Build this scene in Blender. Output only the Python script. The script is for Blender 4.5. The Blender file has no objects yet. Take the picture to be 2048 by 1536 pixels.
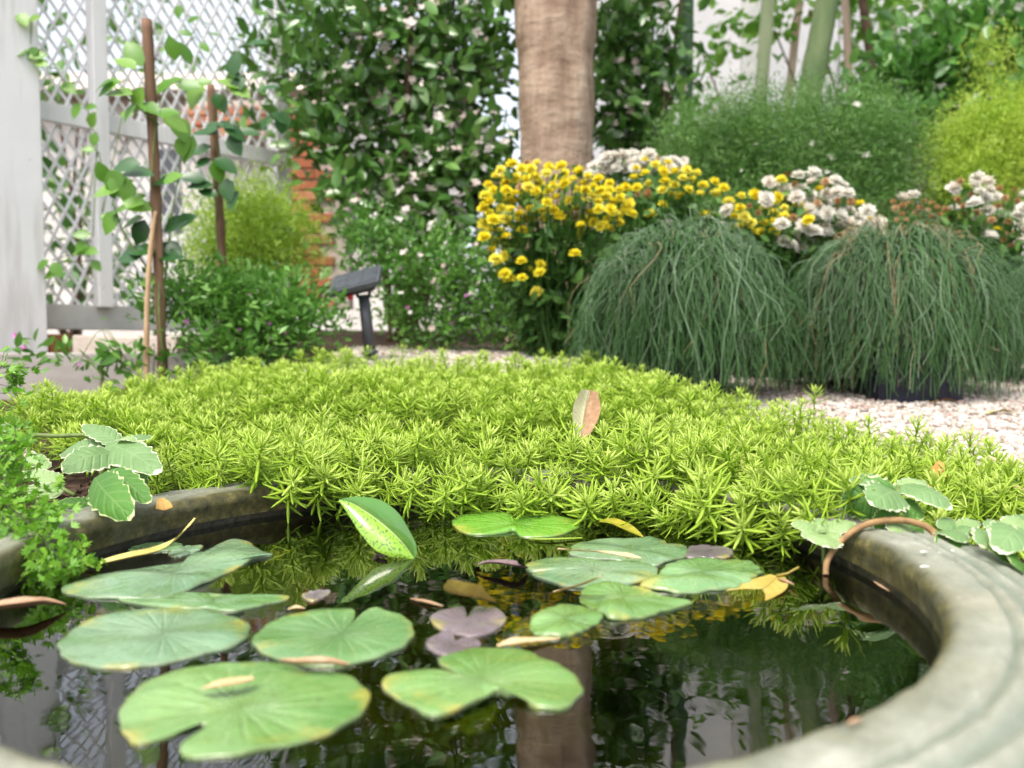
import bpy, math, random
import numpy as np
from mathutils import Vector, Matrix
random.seed(7); RNG = np.random.default_rng(7)
SC = bpy.context.scene
COL = SC.collection
rad = math.radians

# ------------------------------------------------------------------ camera, sky, sun, exposure
F = 1600.0                       # focal length in pixels of the 2048 px wide photograph
HC = 0.13                        # lens height above the water
PITCH = rad(3.0)
cam_d = bpy.data.cameras.new('camera'); cam = bpy.data.objects.new('camera', cam_d); COL.objects.link(cam)
cam_d.sensor_width = 36; cam_d.lens = 36*F/2048
cam_d.clip_start = 0.01; cam_d.clip_end = 300
cam.location = (0, 0, HC); cam.rotation_euler = (rad(90)-PITCH, 0, 0)
cam_d.dof.use_dof = True; cam_d.dof.focus_distance = 0.62; cam_d.dof.aperture_fstop = 7.4
SC.camera = cam
SUN_EL, SUN_AZ = rad(62), rad(-150)          # azimuth from +Y, clockwise
w = bpy.data.worlds.new('World'); SC.world = w; w.use_nodes = True
wn = w.node_tree.nodes; wl = w.node_tree.links
sky = wn.new('ShaderNodeTexSky'); sky.sky_type = 'NISHITA'; sky.sun_disc = False
sky.sun_elevation = SUN_EL; sky.sun_rotation = SUN_AZ; sky.dust_density = 4.0; sky.air_density = 1.2; sky.ozone_density = 1.0
hs = wn.new('ShaderNodeHueSaturation'); hs.inputs['Saturation'].default_value = .35       # thin cloud: paler than clear sky
wl.new(sky.outputs[0], hs.inputs['Color']); wl.new(hs.outputs[0], wn['Background'].inputs[0]); wn['Background'].inputs[1].default_value = 0.15
sl = bpy.data.lights.new('sun', 'SUN'); sl.energy = 1.3; sl.angle = rad(22); sl.color = (1, .94, .84)
so = bpy.data.objects.new('sun', sl); COL.objects.link(so)
sdir = Vector((math.sin(SUN_AZ)*math.cos(SUN_EL), math.cos(SUN_AZ)*math.cos(SUN_EL), math.sin(SUN_EL)))
so.rotation_euler = sdir.to_track_quat('Z', 'Y').to_euler(); so.location = (0, 0, 8)
SC.view_settings.view_transform = 'Standard'; SC.view_settings.look = 'None'
SC.view_settings.gamma = 1; SC.view_settings.use_curve_mapping = False
SC.view_settings.exposure = 1.3
cy = SC.cycles
cy.max_bounces = 10; cy.transparent_max_bounces = 16; cy.diffuse_bounces = 4; cy.glossy_bounces = 4
cy.transmission_bounces = 6; cy.caustics_reflective = False; cy.caustics_refractive = False
cy.use_denoising = True

# ------------------------------------------------------------------ pixel <-> place helpers (photo pixels of 2048x1536)
cp, sp = math.cos(PITCH), math.sin(PITCH)
def ray(px, py):
    a = (px-1024)/F; v = (768-py)/F
    return np.array([a, cp+v*sp, -sp+v*cp])
def at(px, py, d):
    r = ray(px, py); return np.array([0, 0, HC]) + r*(d/r[1])
def onz(px, py, z=0.0):
    r = ray(px, py); return np.array([0, 0, HC]) + r*((z-HC)/r[2])
def smooth(t):
    t = np.clip(t, 0, 1); return t*t*(3-2*t)
def terrain(x, y):
    x = np.asarray(x, float); y = np.asarray(y, float)
    d = np.maximum(y, .05)
    q = x/d
    G = np.where(q > -.1, 1-smooth((q-.10)/.18), smooth((q+.62)/.36))
    return .06*np.clip(y-1.05, 0, 2.2) + .052*smooth((y-.62)/1.05)*G - .004
def T(x, y): return float(terrain(x, y))

# ------------------------------------------------------------------ mesh helpers
def mk(name, V, Fs, attrs=None, smooth_=True, mats=(), fmat=None):
    V = np.asarray(V, np.float32).reshape(-1, 3)
    if not isinstance(Fs, (list, tuple)): Fs = [Fs]
    Fs = [np.asarray(f, np.int32) for f in Fs if len(f)]
    tot = np.concatenate([np.full(len(f), f.shape[1], np.int32) for f in Fs])
    lv = np.concatenate([f.ravel() for f in Fs])
    me = bpy.data.meshes.new(name)
    me.vertices.add(len(V)); me.vertices.foreach_set('co', V.ravel())
    me.loops.add(len(lv)); me.loops.foreach_set('vertex_index', lv)
    me.polygons.add(len(tot)); me.polygons.foreach_set('loop_start', np.concatenate([[0], np.cumsum(tot)[:-1]]).astype(np.int32))
    for m in (mats if isinstance(mats, (list, tuple)) else [mats]): me.materials.append(m)
    if fmat is not None: me.polygons.foreach_set('material_index', np.asarray(fmat, np.int32))
    me.polygons.foreach_set('use_smooth', np.full(len(tot), smooth_))
    for k, a in (attrs or {}).items():
        at_ = me.attributes.new(k, 'FLOAT', 'POINT'); at_.data.foreach_set('value', np.asarray(a, np.float32))
    me.update(calc_edges=True)
    return me
class Acc:                                         # collects shapes into one mesh
    def __init__(s): s.V = []; s.F = {}; s.A = {}; s.n = 0; s.order = []
    def add(s, V, Fs, **attrs):
        V = np.asarray(V, float).reshape(-1, 3)
        if not isinstance(Fs, (list, tuple)): Fs = [Fs]
        for f in Fs:
            f = np.asarray(f, int)
            if len(f): s.F.setdefault(f.shape[1], []).append(f + s.n)
        for k, a in attrs.items():
            s.A.setdefault(k, []).append(np.broadcast_to(np.asarray(a, float), (len(V),)))
        s.V.append(V); s.n += len(V)
    def mesh(s, name, mats, smooth_=True):
        return mk(name, np.concatenate(s.V), [np.concatenate(f) for f in s.F.values()], {k: np.concatenate(a) for k, a in s.A.items()}, smooth_, mats)
def unit(a): a = np.asarray(a, float); return a/np.maximum(np.linalg.norm(a, axis=-1, keepdims=True), 1e-9)
def frames(d, n):                                  # columns: x side, y along, z normal
    y = unit(d); x = np.cross(y, n); bad = np.linalg.norm(x, axis=-1) < 1e-4
    x[bad] = np.cross(y[bad], [1, .2, .1]); x = unit(x); z = np.cross(x, y)
    return np.stack([x, y, z], -1)
def scatter(tv, tf, pos, R, s):                    # many copies of a template joined in one array
    k, n = len(pos), len(tv)
    s = np.broadcast_to(np.asarray(s, float), (k,))
    V = np.einsum('kij,nj->kni', R, tv)*s[:, None, None] + pos[:, None, :]
    fs = [(f[None] + (np.arange(k)*n)[:, None, None]).reshape(-1, f.shape[1]) for f in tf]
    return V.reshape(-1, 3), fs, n
def tube(P, r, sides=6, cap=True):
    P = np.asarray(P, float); n = len(P); r = np.broadcast_to(np.asarray(r, float), (n,))
    t = unit(np.gradient(P, axis=0)); up = np.array([0, 0, 1.0])
    if abs(t[0] @ up) > .9: up = np.array([1.0, .1, 0])
    V = []
    u = unit(np.cross(t[0], up))
    for i in range(n):
        u = unit(u - t[i]*(u @ t[i])); v = np.cross(t[i], u)
        a = np.arange(sides)*2*math.pi/sides
        V.append(P[i] + r[i]*(np.cos(a)[:, None]*u + np.sin(a)[:, None]*v))
    V = np.concatenate(V); f = []
    for i in range(n-1):
        for j in range(sides):
            k = (j+1) % sides; f.append((i*sides+j, i*sides+k, (i+1)*sides+k, (i+1)*sides+j))
    fs = [np.array(f)]
    if cap: fs.append(np.array([[i for i in range(sides)][::-1], [(n-1)*sides+i for i in range(sides)]]))
    return V, fs
def box(c, s, R=None):
    v = np.array([[x, y, z] for x in (-.5, .5) for y in (-.5, .5) for z in (-.5, .5)])*np.asarray(s)
    if R is not None: v = v @ np.asarray(R).T
    return v+np.asarray(c), [np.array([(0, 1, 3, 2), (4, 6, 7, 5), (0, 4, 5, 1), (2, 3, 7, 6), (0, 2, 6, 4), (1, 5, 7, 3)])]
def bbox_bevel(s, b):                              # box with chamfered edges (convex hull of inset faces)
    import bmesh
    bm = bmesh.new(); bmesh.ops.create_cube(bm, size=1)
    bmesh.ops.scale(bm, vec=s, verts=bm.verts)
    bmesh.ops.bevel(bm, geom=bm.edges[:], offset=b, segments=2, affect='EDGES', profile=.6)
    bm.verts.ensure_lookup_table(); V = np.array([v.co[:] for v in bm.verts])
    fs = {}
    for f in bm.faces: fs.setdefault(len(f.verts), []).append([v.index for v in f.verts])
    bm.free(); return V, [np.array(f) for f in fs.values()]
def grid_faces(nu, nv, closed=False):
    f = []
    for i in range(nu-1):
        for j in range(nv if closed else nv-1):
            k = (j+1) % nv; f.append((i*nv+j, i*nv+k, (i+1)*nv+k, (i+1)*nv+j))
    return np.array(f)

# ------------------------------------------------------------------ scene graph helpers
def tag(o, label=None, cat=None, group=None, kind=None):
    for k, v in (('label', label), ('category', cat), ('group', group), ('kind', kind)):
        if v: o[k] = v
    return o
def thing(name, label, cat, loc=(0, 0, 0), group=None):
    o = bpy.data.objects.new(name, None); COL.objects.link(o); o.location = loc; o.empty_display_size = .02
    return tag(o, label, cat, group)
def obj(name, me, parent=None, M=None, label=None, kind=None):
    """a mesh in world coordinates (or with a world matrix M) linked as ONE object, under parent when given"""
    o = bpy.data.objects.new(name, me); COL.objects.link(o)
    M = Matrix.Identity(4) if M is None else M
    if parent is not None:
        o.parent = parent
        p = parent; off = Vector((0, 0, 0))
        while p is not None: off = off + p.location; p = p.parent
        M = Matrix.Translation(-off) @ M
    o.matrix_basis = M
    if label: o['label'] = label
    if kind: o['kind'] = kind
    return o
def mat4(R, p, s):
    M = Matrix([[*(R[i]*s), p[i]] for i in range(3)] + [[0, 0, 0, 1]]); return M

# ------------------------------------------------------------------ materials
class NT:
    def __init__(s, name):
        s.m = bpy.data.materials.new(name); s.m.use_nodes = True; s.t = s.m.node_tree; s.t.nodes.clear()
        s.out = s.t.nodes.new('ShaderNodeOutputMaterial')
    def n(s, typ, ins=None, **kw):
        nd = s.t.nodes.new('ShaderNode'+typ)
        for k, v in kw.items(): setattr(nd, k, v)
        for k, v in (ins or {}).items(): s.set(nd, k, v)
        return nd
    def set(s, nd, k, v):
        i = nd.inputs[k]
        if hasattr(v, 'outputs'): s.t.links.new(v.outputs[0], i)
        elif hasattr(v, 'is_output'): s.t.links.new(v, i)
        elif isinstance(v, (tuple, list)) and len(v) == 3 and i.type == 'RGBA': i.default_value = (*v, 1)
        else: i.default_value = v
    def math(s, op, a, b=0.0, clamp=False):
        return s.n('Math', {0: a, 1: b}, operation=op, use_clamp=clamp)
    def mix(s, f, a, b):
        nd = s.n('Mix', data_type='RGBA'); s.set(nd, 0, f); s.set(nd, 6, a); s.set(nd, 7, b); return nd.outputs[2]
    def attr(s, name): return s.n('Attribute', attribute_name=name).outputs['Fac']
    def noise(s, scale, detail=4, rough=.55, vec=None, coord='Object'):
        tc = s.n('TexCoord').outputs[coord] if vec is None else vec
        return s.n('TexNoise', {'Vector': tc, 'Scale': scale, 'Detail': detail, 'Roughness': rough}).outputs['Fac']
    def ramp(s, f, *stops):
        nd = s.n('ValToRGB', {0: f}); e = nd.color_ramp.elements
        while len(e) < len(stops): e.new(.5)
        for i, (p, c) in enumerate(stops): e[i].position = p; e[i].color = (*c, 1) if len(c) == 3 else c
        return nd.outputs[0]
    def rnd(s):
        a = s.math('ADD', s.attr('var'), s.n('ObjectInfo').outputs['Random']); return s.math('FRACT', a)
    def bsdf(s, color, rough=.5, spec=.5, bump=None, bstr=.3, bdist=.002, transl=0, tcol=None, metal=0, coat=0):
        p = s.n('BsdfPrincipled', {'Base Color': color, 'Roughness': rough, 'Specular IOR Level': spec, 'Metallic': metal})
        if coat: s.set(p, 'Coat Weight', coat); s.set(p, 'Coat Roughness', .12)
        if bump is not None:
            b = s.n('Bump', {'Height': bump, 'Strength': bstr, 'Distance': bdist}); s.set(p, 'Normal', b)
        last = p
        if transl:
            t = s.n('BsdfTranslucent', {'Color': color if tcol is None else tcol})
            last = s.n('MixShader', {0: transl, 1: p, 2: t})
        s.t.links.new(last.outputs[0], s.out.inputs[0]); return s.m
def leafmat(name, c1, c2, c3=None, rough=.42, transl=.35, spec=.45, nscale=60, dead=None, own=False):
    k = NT(name); r = k.math('ADD', k.attr('var'), k.math('MULTIPLY', k.n('ObjectInfo').outputs['Random'], .12)) if own else k.rnd()
    stops = [(0, c1), (.6, c2)] + ([(1, c3)] if c3 else [])
    if dead: stops = [(0, c1), (.55, c2), (.93, c3 or c2), (.96, dead)]
    c = k.ramp(r, *stops)
    nz = k.noise(nscale, 3)
    c = k.mix(k.math('MULTIPLY', nz, .5), c, tuple(x*.6 for x in c1))
    return k.bsdf(c, rough, spec, transl=transl)
def plain(name, c1, c2, scale=30, rough=.7, spec=.3, bump=.3, bdist=.002, transl=0, detail=6, stretch=None, coat=0):
    k = NT(name); vec = k.n('TexCoord').outputs['Object']
    if stretch: vec = k.n('Mapping', {'Vector': vec, 'Scale': stretch})
    nz = k.noise(scale, detail, .6, vec=vec)
    c = k.ramp(nz, (.3, c1), (.7, c2))
    return k.bsdf(c, rough, spec, bump=nz, bstr=bump, bdist=bdist, transl=transl, coat=coat)

M = {}
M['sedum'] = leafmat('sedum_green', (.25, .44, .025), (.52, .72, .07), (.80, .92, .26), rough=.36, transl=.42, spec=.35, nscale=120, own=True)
M['camellia'] = leafmat('glossy_dark_leaf', (.05, .14, .025), (.12, .28, .05), (.26, .44, .12), rough=.22, transl=.22, spec=.6)
M['hedge'] = leafmat('hedge_leaf', (.06, .18, .03), (.12, .33, .05), (.24, .46, .10), rough=.28, transl=.25, spec=.5)
M['cuphea'] = leafmat('small_green_leaf', (.08, .21, .03), (.14, .34, .05), (.25, .46, .09), rough=.36, transl=.35)
M['climber'] = leafmat('climber_leaf', (.10, .26, .025), (.18, .40, .04), (.30, .52, .09), rough=.34, transl=.4, spec=.5)
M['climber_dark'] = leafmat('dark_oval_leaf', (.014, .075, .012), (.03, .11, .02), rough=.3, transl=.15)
M['feather'] = leafmat('feathery_green', (.055, .15, .03), (.15, .32, .06), (.30, .48, .15), rough=.5, transl=.35, own=True)
M['lime'] = leafmat('lime_feather', (.16, .32, .02), (.36, .54, .05), (.52, .68, .10), rough=.5, transl=.4, own=True)
M['chartreuse'] = leafmat('chartreuse_feather', (.22, .38, .03), (.48, .64, .07), (.70, .82, .18), rough=.5, transl=.4, own=True)
M['strand'] = leafmat('grey_green_strand', (.035, .10, .022), (.07, .165, .045), (.27, .37, .24), rough=.42, transl=.12, nscale=25, dead=(.36, .27, .14), own=True)
M['mumleaf'] = leafmat('flower_plant_leaf', (.05, .14, .025), (.10, .24, .045), (.17, .33, .07), rough=.45, transl=.3)
M['fern'] = leafmat('fern_leaflet', (.13, .34, .02), (.22, .48, .035), (.32, .56, .06), rough=.4, transl=.45)
M['yellow'] = leafmat('yellow_petal', (.90, .76, .03), (.94, .85, .06), (.96, .90, .20), rough=.6, transl=.4, spec=.2)
M['white'] = leafmat('white_petal', (.84, .80, .70), (.90, .88, .82), (.88, .80, .70), rough=.6, transl=.4, spec=.2)
M['brown'] = leafmat('faded_brown_petal', (.30, .15, .06), (.45, .26, .12), (.55, .36, .20), rough=.8, transl=.15, spec=.1)
M['pinkwhite'] = leafmat('pinkish_white_petal', (.74, .58, .52), (.84, .78, .74), (.86, .84, .82), rough=.6, transl=.3, spec=.2)
M['magenta'] = leafmat('magenta_petal', (.55, .12, .42), (.68, .25, .58), rough=.6, transl=.3)
M['bark'] = plain('dark_bark', (.05, .03, .02), (.13, .08, .055), 40, .85, .15, .6, .004)
M['twig'] = plain('brown_wood', (.09, .05, .032), (.29, .17, .105), 22, .8, .2, .5, .003, stretch=(1, 1, .12))
M['cane'] = plain('pale_cane', (.36, .22, .12), (.50, .34, .20), 30, .6, .3, .2)
M['greenstem'] = plain('green_stem', (.10, .16, .04), (.20, .26, .07), 60, .5, .3, .2, transl=.1)
M['blackstem'] = plain('black_wiry_stem', (.015, .01, .008), (.04, .025, .018), 80, .4, .5, .1)
M['vine'] = plain('brown_vine', (.16, .09, .04), (.34, .21, .09), 150, .6, .3, .5, .0006)
M['soil'] = plain('soil', (.025, .016, .011), (.10, .065, .045), 130, .95, .1, 1, .006)
M['algae'] = plain('olive_algae', (.035, .042, .006), (.10, .11, .02), 40, .8, .2, .5)
M['whitepaint'] = plain('white_paint', (.68, .67, .68), (.84, .83, .84), 9, .55, .35, .12, .002)
def paint(name, c1, c2):
    k = NT(name); tc = k.n('TexCoord').outputs['Object']
    c = k.mix(k.noise(9, 5), c1, c2)
    run = k.noise(26, 5, .6, vec=k.n('Mapping', {'Vector': tc, 'Scale': (1, 1, .10)}))
    c = k.mix(k.math('MULTIPLY', k.math('SUBTRACT', run, .50, True), 2.2, True), c, (.42, .39, .35))
    chip = k.math('GREATER_THAN', k.noise(55, 4, .7), .70); c = k.mix(k.math('MULTIPLY', chip, .55), c, (.36, .32, .28))
    return k.bsdf(c, .5, .4, bump=k.noise(70, 4), bstr=.2, bdist=.001)
M['whitepaint'] = paint('weathered_white_paint', (.74, .73, .73), (.86, .85, .85))
M['greypaint'] = plain('grey_white_paint', (.50, .50, .48), (.64, .63, .61), 14, .6, .3, .2, .002)
M['housewall'] = plain('pale_house_wall', (.62, .57, .53), (.76, .72, .68), 3, .8, .2, .1)
M['whitewall'] = plain('white_wall', (.60, .58, .60), (.74, .73, .75), 2.5, .75, .25, .1)
M['timber'] = plain('weathered_timber', (.26, .23, .21), (.45, .41, .39), 26, .85, .15, .5, .003, stretch=(.12, 1, 1))
M['brick'] = leafmat('terracotta_brick', (.40, .14, .07), (.52, .20, .10), (.58, .30, .18), rough=.85, transl=0, spec=.15, nscale=25)
M['mortar'] = plain('pale_mortar', (.48, .40, .34), (.62, .54, .47), 50, .9, .1, .4)
M['blackplastic'] = plain('black_plastic', (.018, .02, .024), (.035, .037, .042), 40, .38, .5, .05)
M['greyplastic'] = plain('dark_grey_plastic', (.05, .054, .065), (.08, .084, .096), 40, .42, .5, .05)
M['navypot'] = plain('dark_navy_pot', (.008, .010, .022), (.018, .020, .038), 30, .45, .4, .05)
M['cell'] = plain('solar_cell', (.045, .05, .062), (.07, .075, .09), 60, .25, .6, .02)
M['red'] = plain('red_button', (.45, .01, .02), (.55, .02, .03), 40, .35, .5, 0)
M['bamboo_dark'] = plain('dark_green_trunk', (.03, .075, .035), (.06, .12, .05), 12, .6, .3, .3, stretch=(1, 1, .3))
M['bamboo_pale'] = plain('pale_green_trunk', (.24, .31, .15), (.38, .42, .24), 12, .6, .3, .3, stretch=(1, 1, .3))
M['moss_trunk'] = plain('mossy_trunk', (.08, .14, .055), (.20, .25, .12), 14, .8, .2, .5, stretch=(1, 1, .4))
M['pinktrunk'] = plain('pale_brown_trunk', (.34, .24, .17), (.52, .42, .33), 10, .8, .2, .4, stretch=(1, 1, .3))
M['whitebit'] = plain('white_petal_bit', (.72, .72, .66), (.82, .82, .78), 50, .5, .3, 0)

def stone_mat():
    k = NT('pebble'); r = k.rnd()
    c = k.ramp(r, (0, (.30, .235, .20)), (.25, (.42, .36, .31)), (.55, (.52, .465, .41)), (.85, (.66, .61, .55)), (.97, (.40, .26, .22)))
    return k.bsdf(c, .75, .3)
M['pebble'] = stone_mat()
M['gravel_base'] = plain('gravel_grit', (.24, .19, .17), (.46, .40, .36), 160, .9, .2, .6, .004)

def pad_mat(name, c1, c2, vein, rough0=.10, nveins=22, veinw=.35, sheen=.75):
    k = NT(name); lx, ly = k.attr('lx'), k.attr('ly')
    ang = k.math('ARCTAN2', ly, lx)
    r = k.math('SQRT', k.math('ADD', k.math('MULTIPLY', lx, lx), k.math('MULTIPLY', ly, ly)))
    wob = k.noise(26, 3)
    wv = k.math('SINE', k.math('ADD', k.math('MULTIPLY', ang, float(nveins)/2), k.math('MULTIPLY', wob, 3.0)))
    vn = k.math('POWER', k.math('ABSOLUTE', wv), 14.0)
    vn = k.math('MULTIPLY', vn, k.math('SUBTRACT', 1.05, r, True), True)
    big = k.noise(24, 5); fine = k.noise(210, 4, .7)
    c = k.mix(k.math('MULTIPLY', k.math('SUBTRACT', big, .3, True), 1.7, True), c1, c2)
    c = k.mix(k.math('MULTIPLY', fine, .35), c, tuple(x*.62 for x in c1))
    c = k.mix(k.math('MULTIPLY', k.math('SUBTRACT', k.noise(13, 3), .42, True), 2.2, True), c, tuple(min(1, x*1.25+.05) for x in c2))
    c = k.mix(k.math('MULTIPLY', vn, veinw, True), c, vein)
    edge = k.math('MULTIPLY', k.math('SUBTRACT', r, .93, True), 7.0, True)
    c = k.mix(k.math('MULTIPLY', edge, k.noise(80, 2)), c, (.20, .14, .05))
    pat = k.math('MULTIPLY', k.math('SUBTRACT', k.noise(34, 4, .6), .54, True), 9.0, True)
    c = k.mix(k.math('MULTIPLY', pat, k.math('MULTIPLY', k.math('SUBTRACT', r, .55, True), 1.6, True)), c, (.42, .36, .06))
    spots = k.math('GREATER_THAN', k.noise(230, 3, .65), .69)
    c = k.mix(k.math('MULTIPLY', spots, .7), c, (.10, .07, .025))
    rg = k.ramp(k.noise(38, 5, .65), (.38, (rough0,)*3), (.66, (.46,)*3))
    bmp = k.math('ADD', k.math('MULTIPLY', vn, -.5), k.math('ADD', k.math('MULTIPLY', k.noise(70, 4), 1.2), k.math('MULTIPLY', fine, .25)))
    return k.bsdf(c, rg, sheen, bump=bmp, bstr=.7, bdist=.0024, transl=.10, coat=.9)
M['pad_green'] = pad_mat('lily_pad_green', (.10, .24, .07), (.21, .37, .14), (.42, .53, .30), veinw=.5)
M['pad_light'] = pad_mat('lily_pad_light_green', (.085, .22, .04), (.20, .35, .09), (.38, .50, .22), veinw=.5)
M['pad_blue'] = pad_mat('lily_pad_blue_green', (.10, .22, .09), (.22, .35, .19), (.42, .52, .36), nveins=26, veinw=.5)
M['pad_bright'] = pad_mat('lily_pad_bright_green', (.10, .30, .02), (.17, .40, .03), (.26, .46, .06), nveins=18)
M['pad_purple'] = pad_mat('lily_pad_purple', (.14, .105, .125), (.24, .19, .21), (.20, .16, .16), rough0=.25)
M['pad_yellow'] = pad_mat('lily_pad_yellowing', (.28, .30, .015), (.45, .34, .02), (.40, .36, .05))
M['pad_lime'] = pad_mat('lily_pad_sunken_lime', (.22, .36, .02), (.34, .46, .03), (.40, .5, .06))

def dead_mat(name, c1, c2, c3, split=False):
    k = NT(name); a = k.attr('u'); v = k.attr('v')
    nz = k.noise(120, 5, .65); big = k.noise(45, 3)
    c = k.ramp(k.math('ADD', k.math('MULTIPLY', nz, .6), k.math('MULTIPLY', big, .4)), (.3, c1), (.52, c2), (.72, c3))
    if split:
        s = k.math('GREATER_THAN', k.math('ADD', a, k.math('MULTIPLY', k.math('SUBTRACT', big, .5), .5)), .06)
        c = k.mix(s, (.66, .66, .42), k.ramp(nz, (.3, (.30, .14, .07)), (.7, (.56, .36, .22))))
    mid = k.math('LESS_THAN', k.math('ABSOLUTE', a), .07)
    c = k.mix(k.math('MULTIPLY', mid, .5), c, tuple(x*.55 for x in c1))
    vein = k.math('POWER', k.math('ABSOLUTE', k.math('SINE', k.math('ADD', k.math('MULTIPLY', v, 34.0), k.math('MULTIPLY', k.math('ABSOLUTE', a), -6.0)))), 16.0)
    c = k.mix(k.math('MULTIPLY', vein, .22), c, tuple(x*.6 for x in c1))
    sp_ = k.math('GREATER_THAN', k.noise(420, 2), .69)
    c = k.mix(k.math('MULTIPLY', sp_, .5), c, (.08, .04, .02))
    return k.bsdf(c, .55, .35, bump=nz, bstr=.4, bdist=.001, transl=.18)
M['dead_yellow'] = dead_mat('dry_leaf_yellow', (.50, .42, .11), (.62, .54, .18), (.66, .60, .28))
M['dead_straw'] = dead_mat('dry_leaf_straw', (.52, .36, .18), (.66, .50, .28), (.74, .62, .40))
M['dead_brown'] = dead_mat('dry_leaf_brown', (.28, .15, .08), (.46, .29, .17), (.58, .42, .28))
M['dead_orange'] = dead_mat('dry_leaf_orange', (.45, .22, .05), (.58, .34, .10), (.62, .44, .18))
M['dead_pod'] = dead_mat('purple_brown_pod', (.09, .06, .06), (.18, .12, .12), (.28, .2, .2))
M['dead_split'] = dead_mat('dry_leaf_two_tone', (.5, .4, .2), (.6, .5, .3), (.66, .6, .4), True)
M['amber'] = dead_mat('sunken_amber_leaf', (.36, .27, .05), (.48, .36, .08), (.52, .42, .14))

def plect_mat(name, g1, g2, cream):
    k = NT(name); e = k.attr('e'); u = k.attr('u'); v = k.attr('v')
    big = k.noise(60, 3); fine = k.noise(420, 4, .7)
    c = k.mix(k.math('MULTIPLY', k.math('SUBTRACT', big, .3, True), 1.6, True), g1, g2)
    c = k.mix(k.math('MULTIPLY', fine, .3), c, tuple(x*.6 for x in g1))
    vn = k.math('POWER', k.math('ABSOLUTE', k.math('SINE', k.math('ADD', k.math('MULTIPLY', v, 20.0), k.math('MULTIPLY', k.math('ABSOLUTE', u), -4.0)))), 10.0)
    md = k.math('LESS_THAN', k.math('ABSOLUTE', u), .05)
    vv = k.math('MAXIMUM', k.math('MULTIPLY', vn, .6), md)
    c = k.mix(k.math('MULTIPLY', vv, .22), c, (.34, .45, .2))
    m_ = k.math('GREATER_THAN', k.math('ADD', e, k.math('MULTIPLY', k.math('SUBTRACT', k.noise(170, 3), .5), .42)), .92)
    c = k.mix(m_, c, cream)
    b = k.math('ADD', k.math('MULTIPLY', vv, -1.0), k.math('MULTIPLY', fine, .7))
    return k.bsdf(c, .48, .4, bump=b, bstr=.55, bdist=.0012, transl=.25)
M['plect'] = plect_mat('variegated_leaf', (.15, .28, .09), (.26, .40, .18), (.76, .78, .54))
M['plect_dark'] = plect_mat('variegated_leaf_deep', (.06, .19, .02), (.12, .28, .04), (.60, .66, .32))
M['plect_pale'] = plect_mat('variegated_leaf_pale', (.26, .40, .14), (.38, .50, .24), (.80, .81, .60))

def speck_mat():
    k = NT('speckled_leaf'); u = k.attr('u'); v = k.attr('v')
    base = k.mix(k.noise(40, 3), (.19, .42, .015), (.30, .50, .03))
    sp_ = k.math('GREATER_THAN', k.noise(620, 3, .6), .565)
    low = k.math('LESS_THAN', u, 0.0)
    fade = k.math('GREATER_THAN', k.noise(90, 2), .34)
    base = k.mix(k.math('MULTIPLY', k.math('MULTIPLY', sp_, low), k.math('MULTIPLY', fade, .85)), base, (.04, .10, .01))
    up = k.mix(k.noise(60, 3), (.07, .21, .03), (.12, .28, .06))
    c = k.mix(low, up, base)
    mid = k.math('LESS_THAN', k.math('ABSOLUTE', u), .035)
    c = k.mix(mid, c, (.42, .52, .16))
    return k.bsdf(c, .24, .55, bump=k.noise(150, 3), bstr=.12, bdist=.0008, transl=.18, coat=.8)
M['speck'] = speck_mat()

def bowl_mat():
    k = NT('glazed_stone_rim'); tc = k.n('TexCoord').outputs['Object']
    rr = k.attr('rr')
    big = k.noise(9, 5); mid = k.noise(40, 6, .65); fine = k.noise(260, 5, .7)
    streak = k.noise(30, 4, vec=k.n('CombineXYZ', {0: k.math('MULTIPLY', rr, 9.0), 1: k.math('MULTIPLY', k.attr('th'), .55), 2: 0.0}))
    c = k.ramp(mid, (.28, (.13, .125, .09)), (.44, (.26, .25, .19)), (.60, (.37, .355, .285)), (.8, (.48, .465, .40)))
    c = k.mix(k.math('MULTIPLY', k.math('SUBTRACT', streak, .42, True), 3.2, True), c, (.25, .33, .27))
    c = k.mix(k.math('MULTIPLY', k.math('SUBTRACT', big, .52, True), 3.0, True), c, (.36, .32, .22))
    c = k.mix(k.math('MULTIPLY', fine, .5), c, (.13, .12, .09))
    st = k.noise(22, 6, .72); c = k.mix(k.math('MULTIPLY', k.math('SUBTRACT', st, .55, True), 2.6, True), c, (.20, .19, .13)); st2 = k.noise(17, 5, .7); c = k.mix(k.math('MULTIPLY', k.math('SUBTRACT', st2, .55, True), 2.6, True), c, (.60, .59, .53))
    grit = k.math('GREATER_THAN', k.noise(700, 2, .5), .66); c = k.mix(k.math('MULTIPLY', grit, .45), c, (.09, .085, .06))
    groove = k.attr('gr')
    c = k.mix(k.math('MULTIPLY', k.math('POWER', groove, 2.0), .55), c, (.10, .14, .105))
    spots = k.math('GREATER_THAN', k.noise(150, 2, .5), .74)
    c = k.mix(k.math('MULTIPLY', spots, .7), c, (.68, .68, .64))
    moss = k.math('MULTIPLY', k.attr('moss'), k.math('ADD', k.math('MULTIPLY', mid, 1.3), .35), True)
    mc = k.ramp(k.noise(120, 5, .7), (.3, (.020, .022, .010)), (.55, (.085, .075, .024)), (.75, (.20, .17, .07)))
    c = k.mix(moss, c, mc)
    b = k.math('ADD', k.math('MULTIPLY', mid, .6), fine)
    rg = k.ramp(big, (.35, (.34,)*3), (.65, (.62,)*3))
    return k.bsdf(c, rg, .45, bump=b, bstr=.5, bdist=.0012)
M['bowl'] = bowl_mat()
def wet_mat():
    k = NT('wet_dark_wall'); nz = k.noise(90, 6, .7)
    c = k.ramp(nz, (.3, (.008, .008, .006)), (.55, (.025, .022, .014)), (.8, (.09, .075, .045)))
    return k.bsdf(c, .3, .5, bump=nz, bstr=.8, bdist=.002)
M['wet'] = wet_mat()
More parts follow.
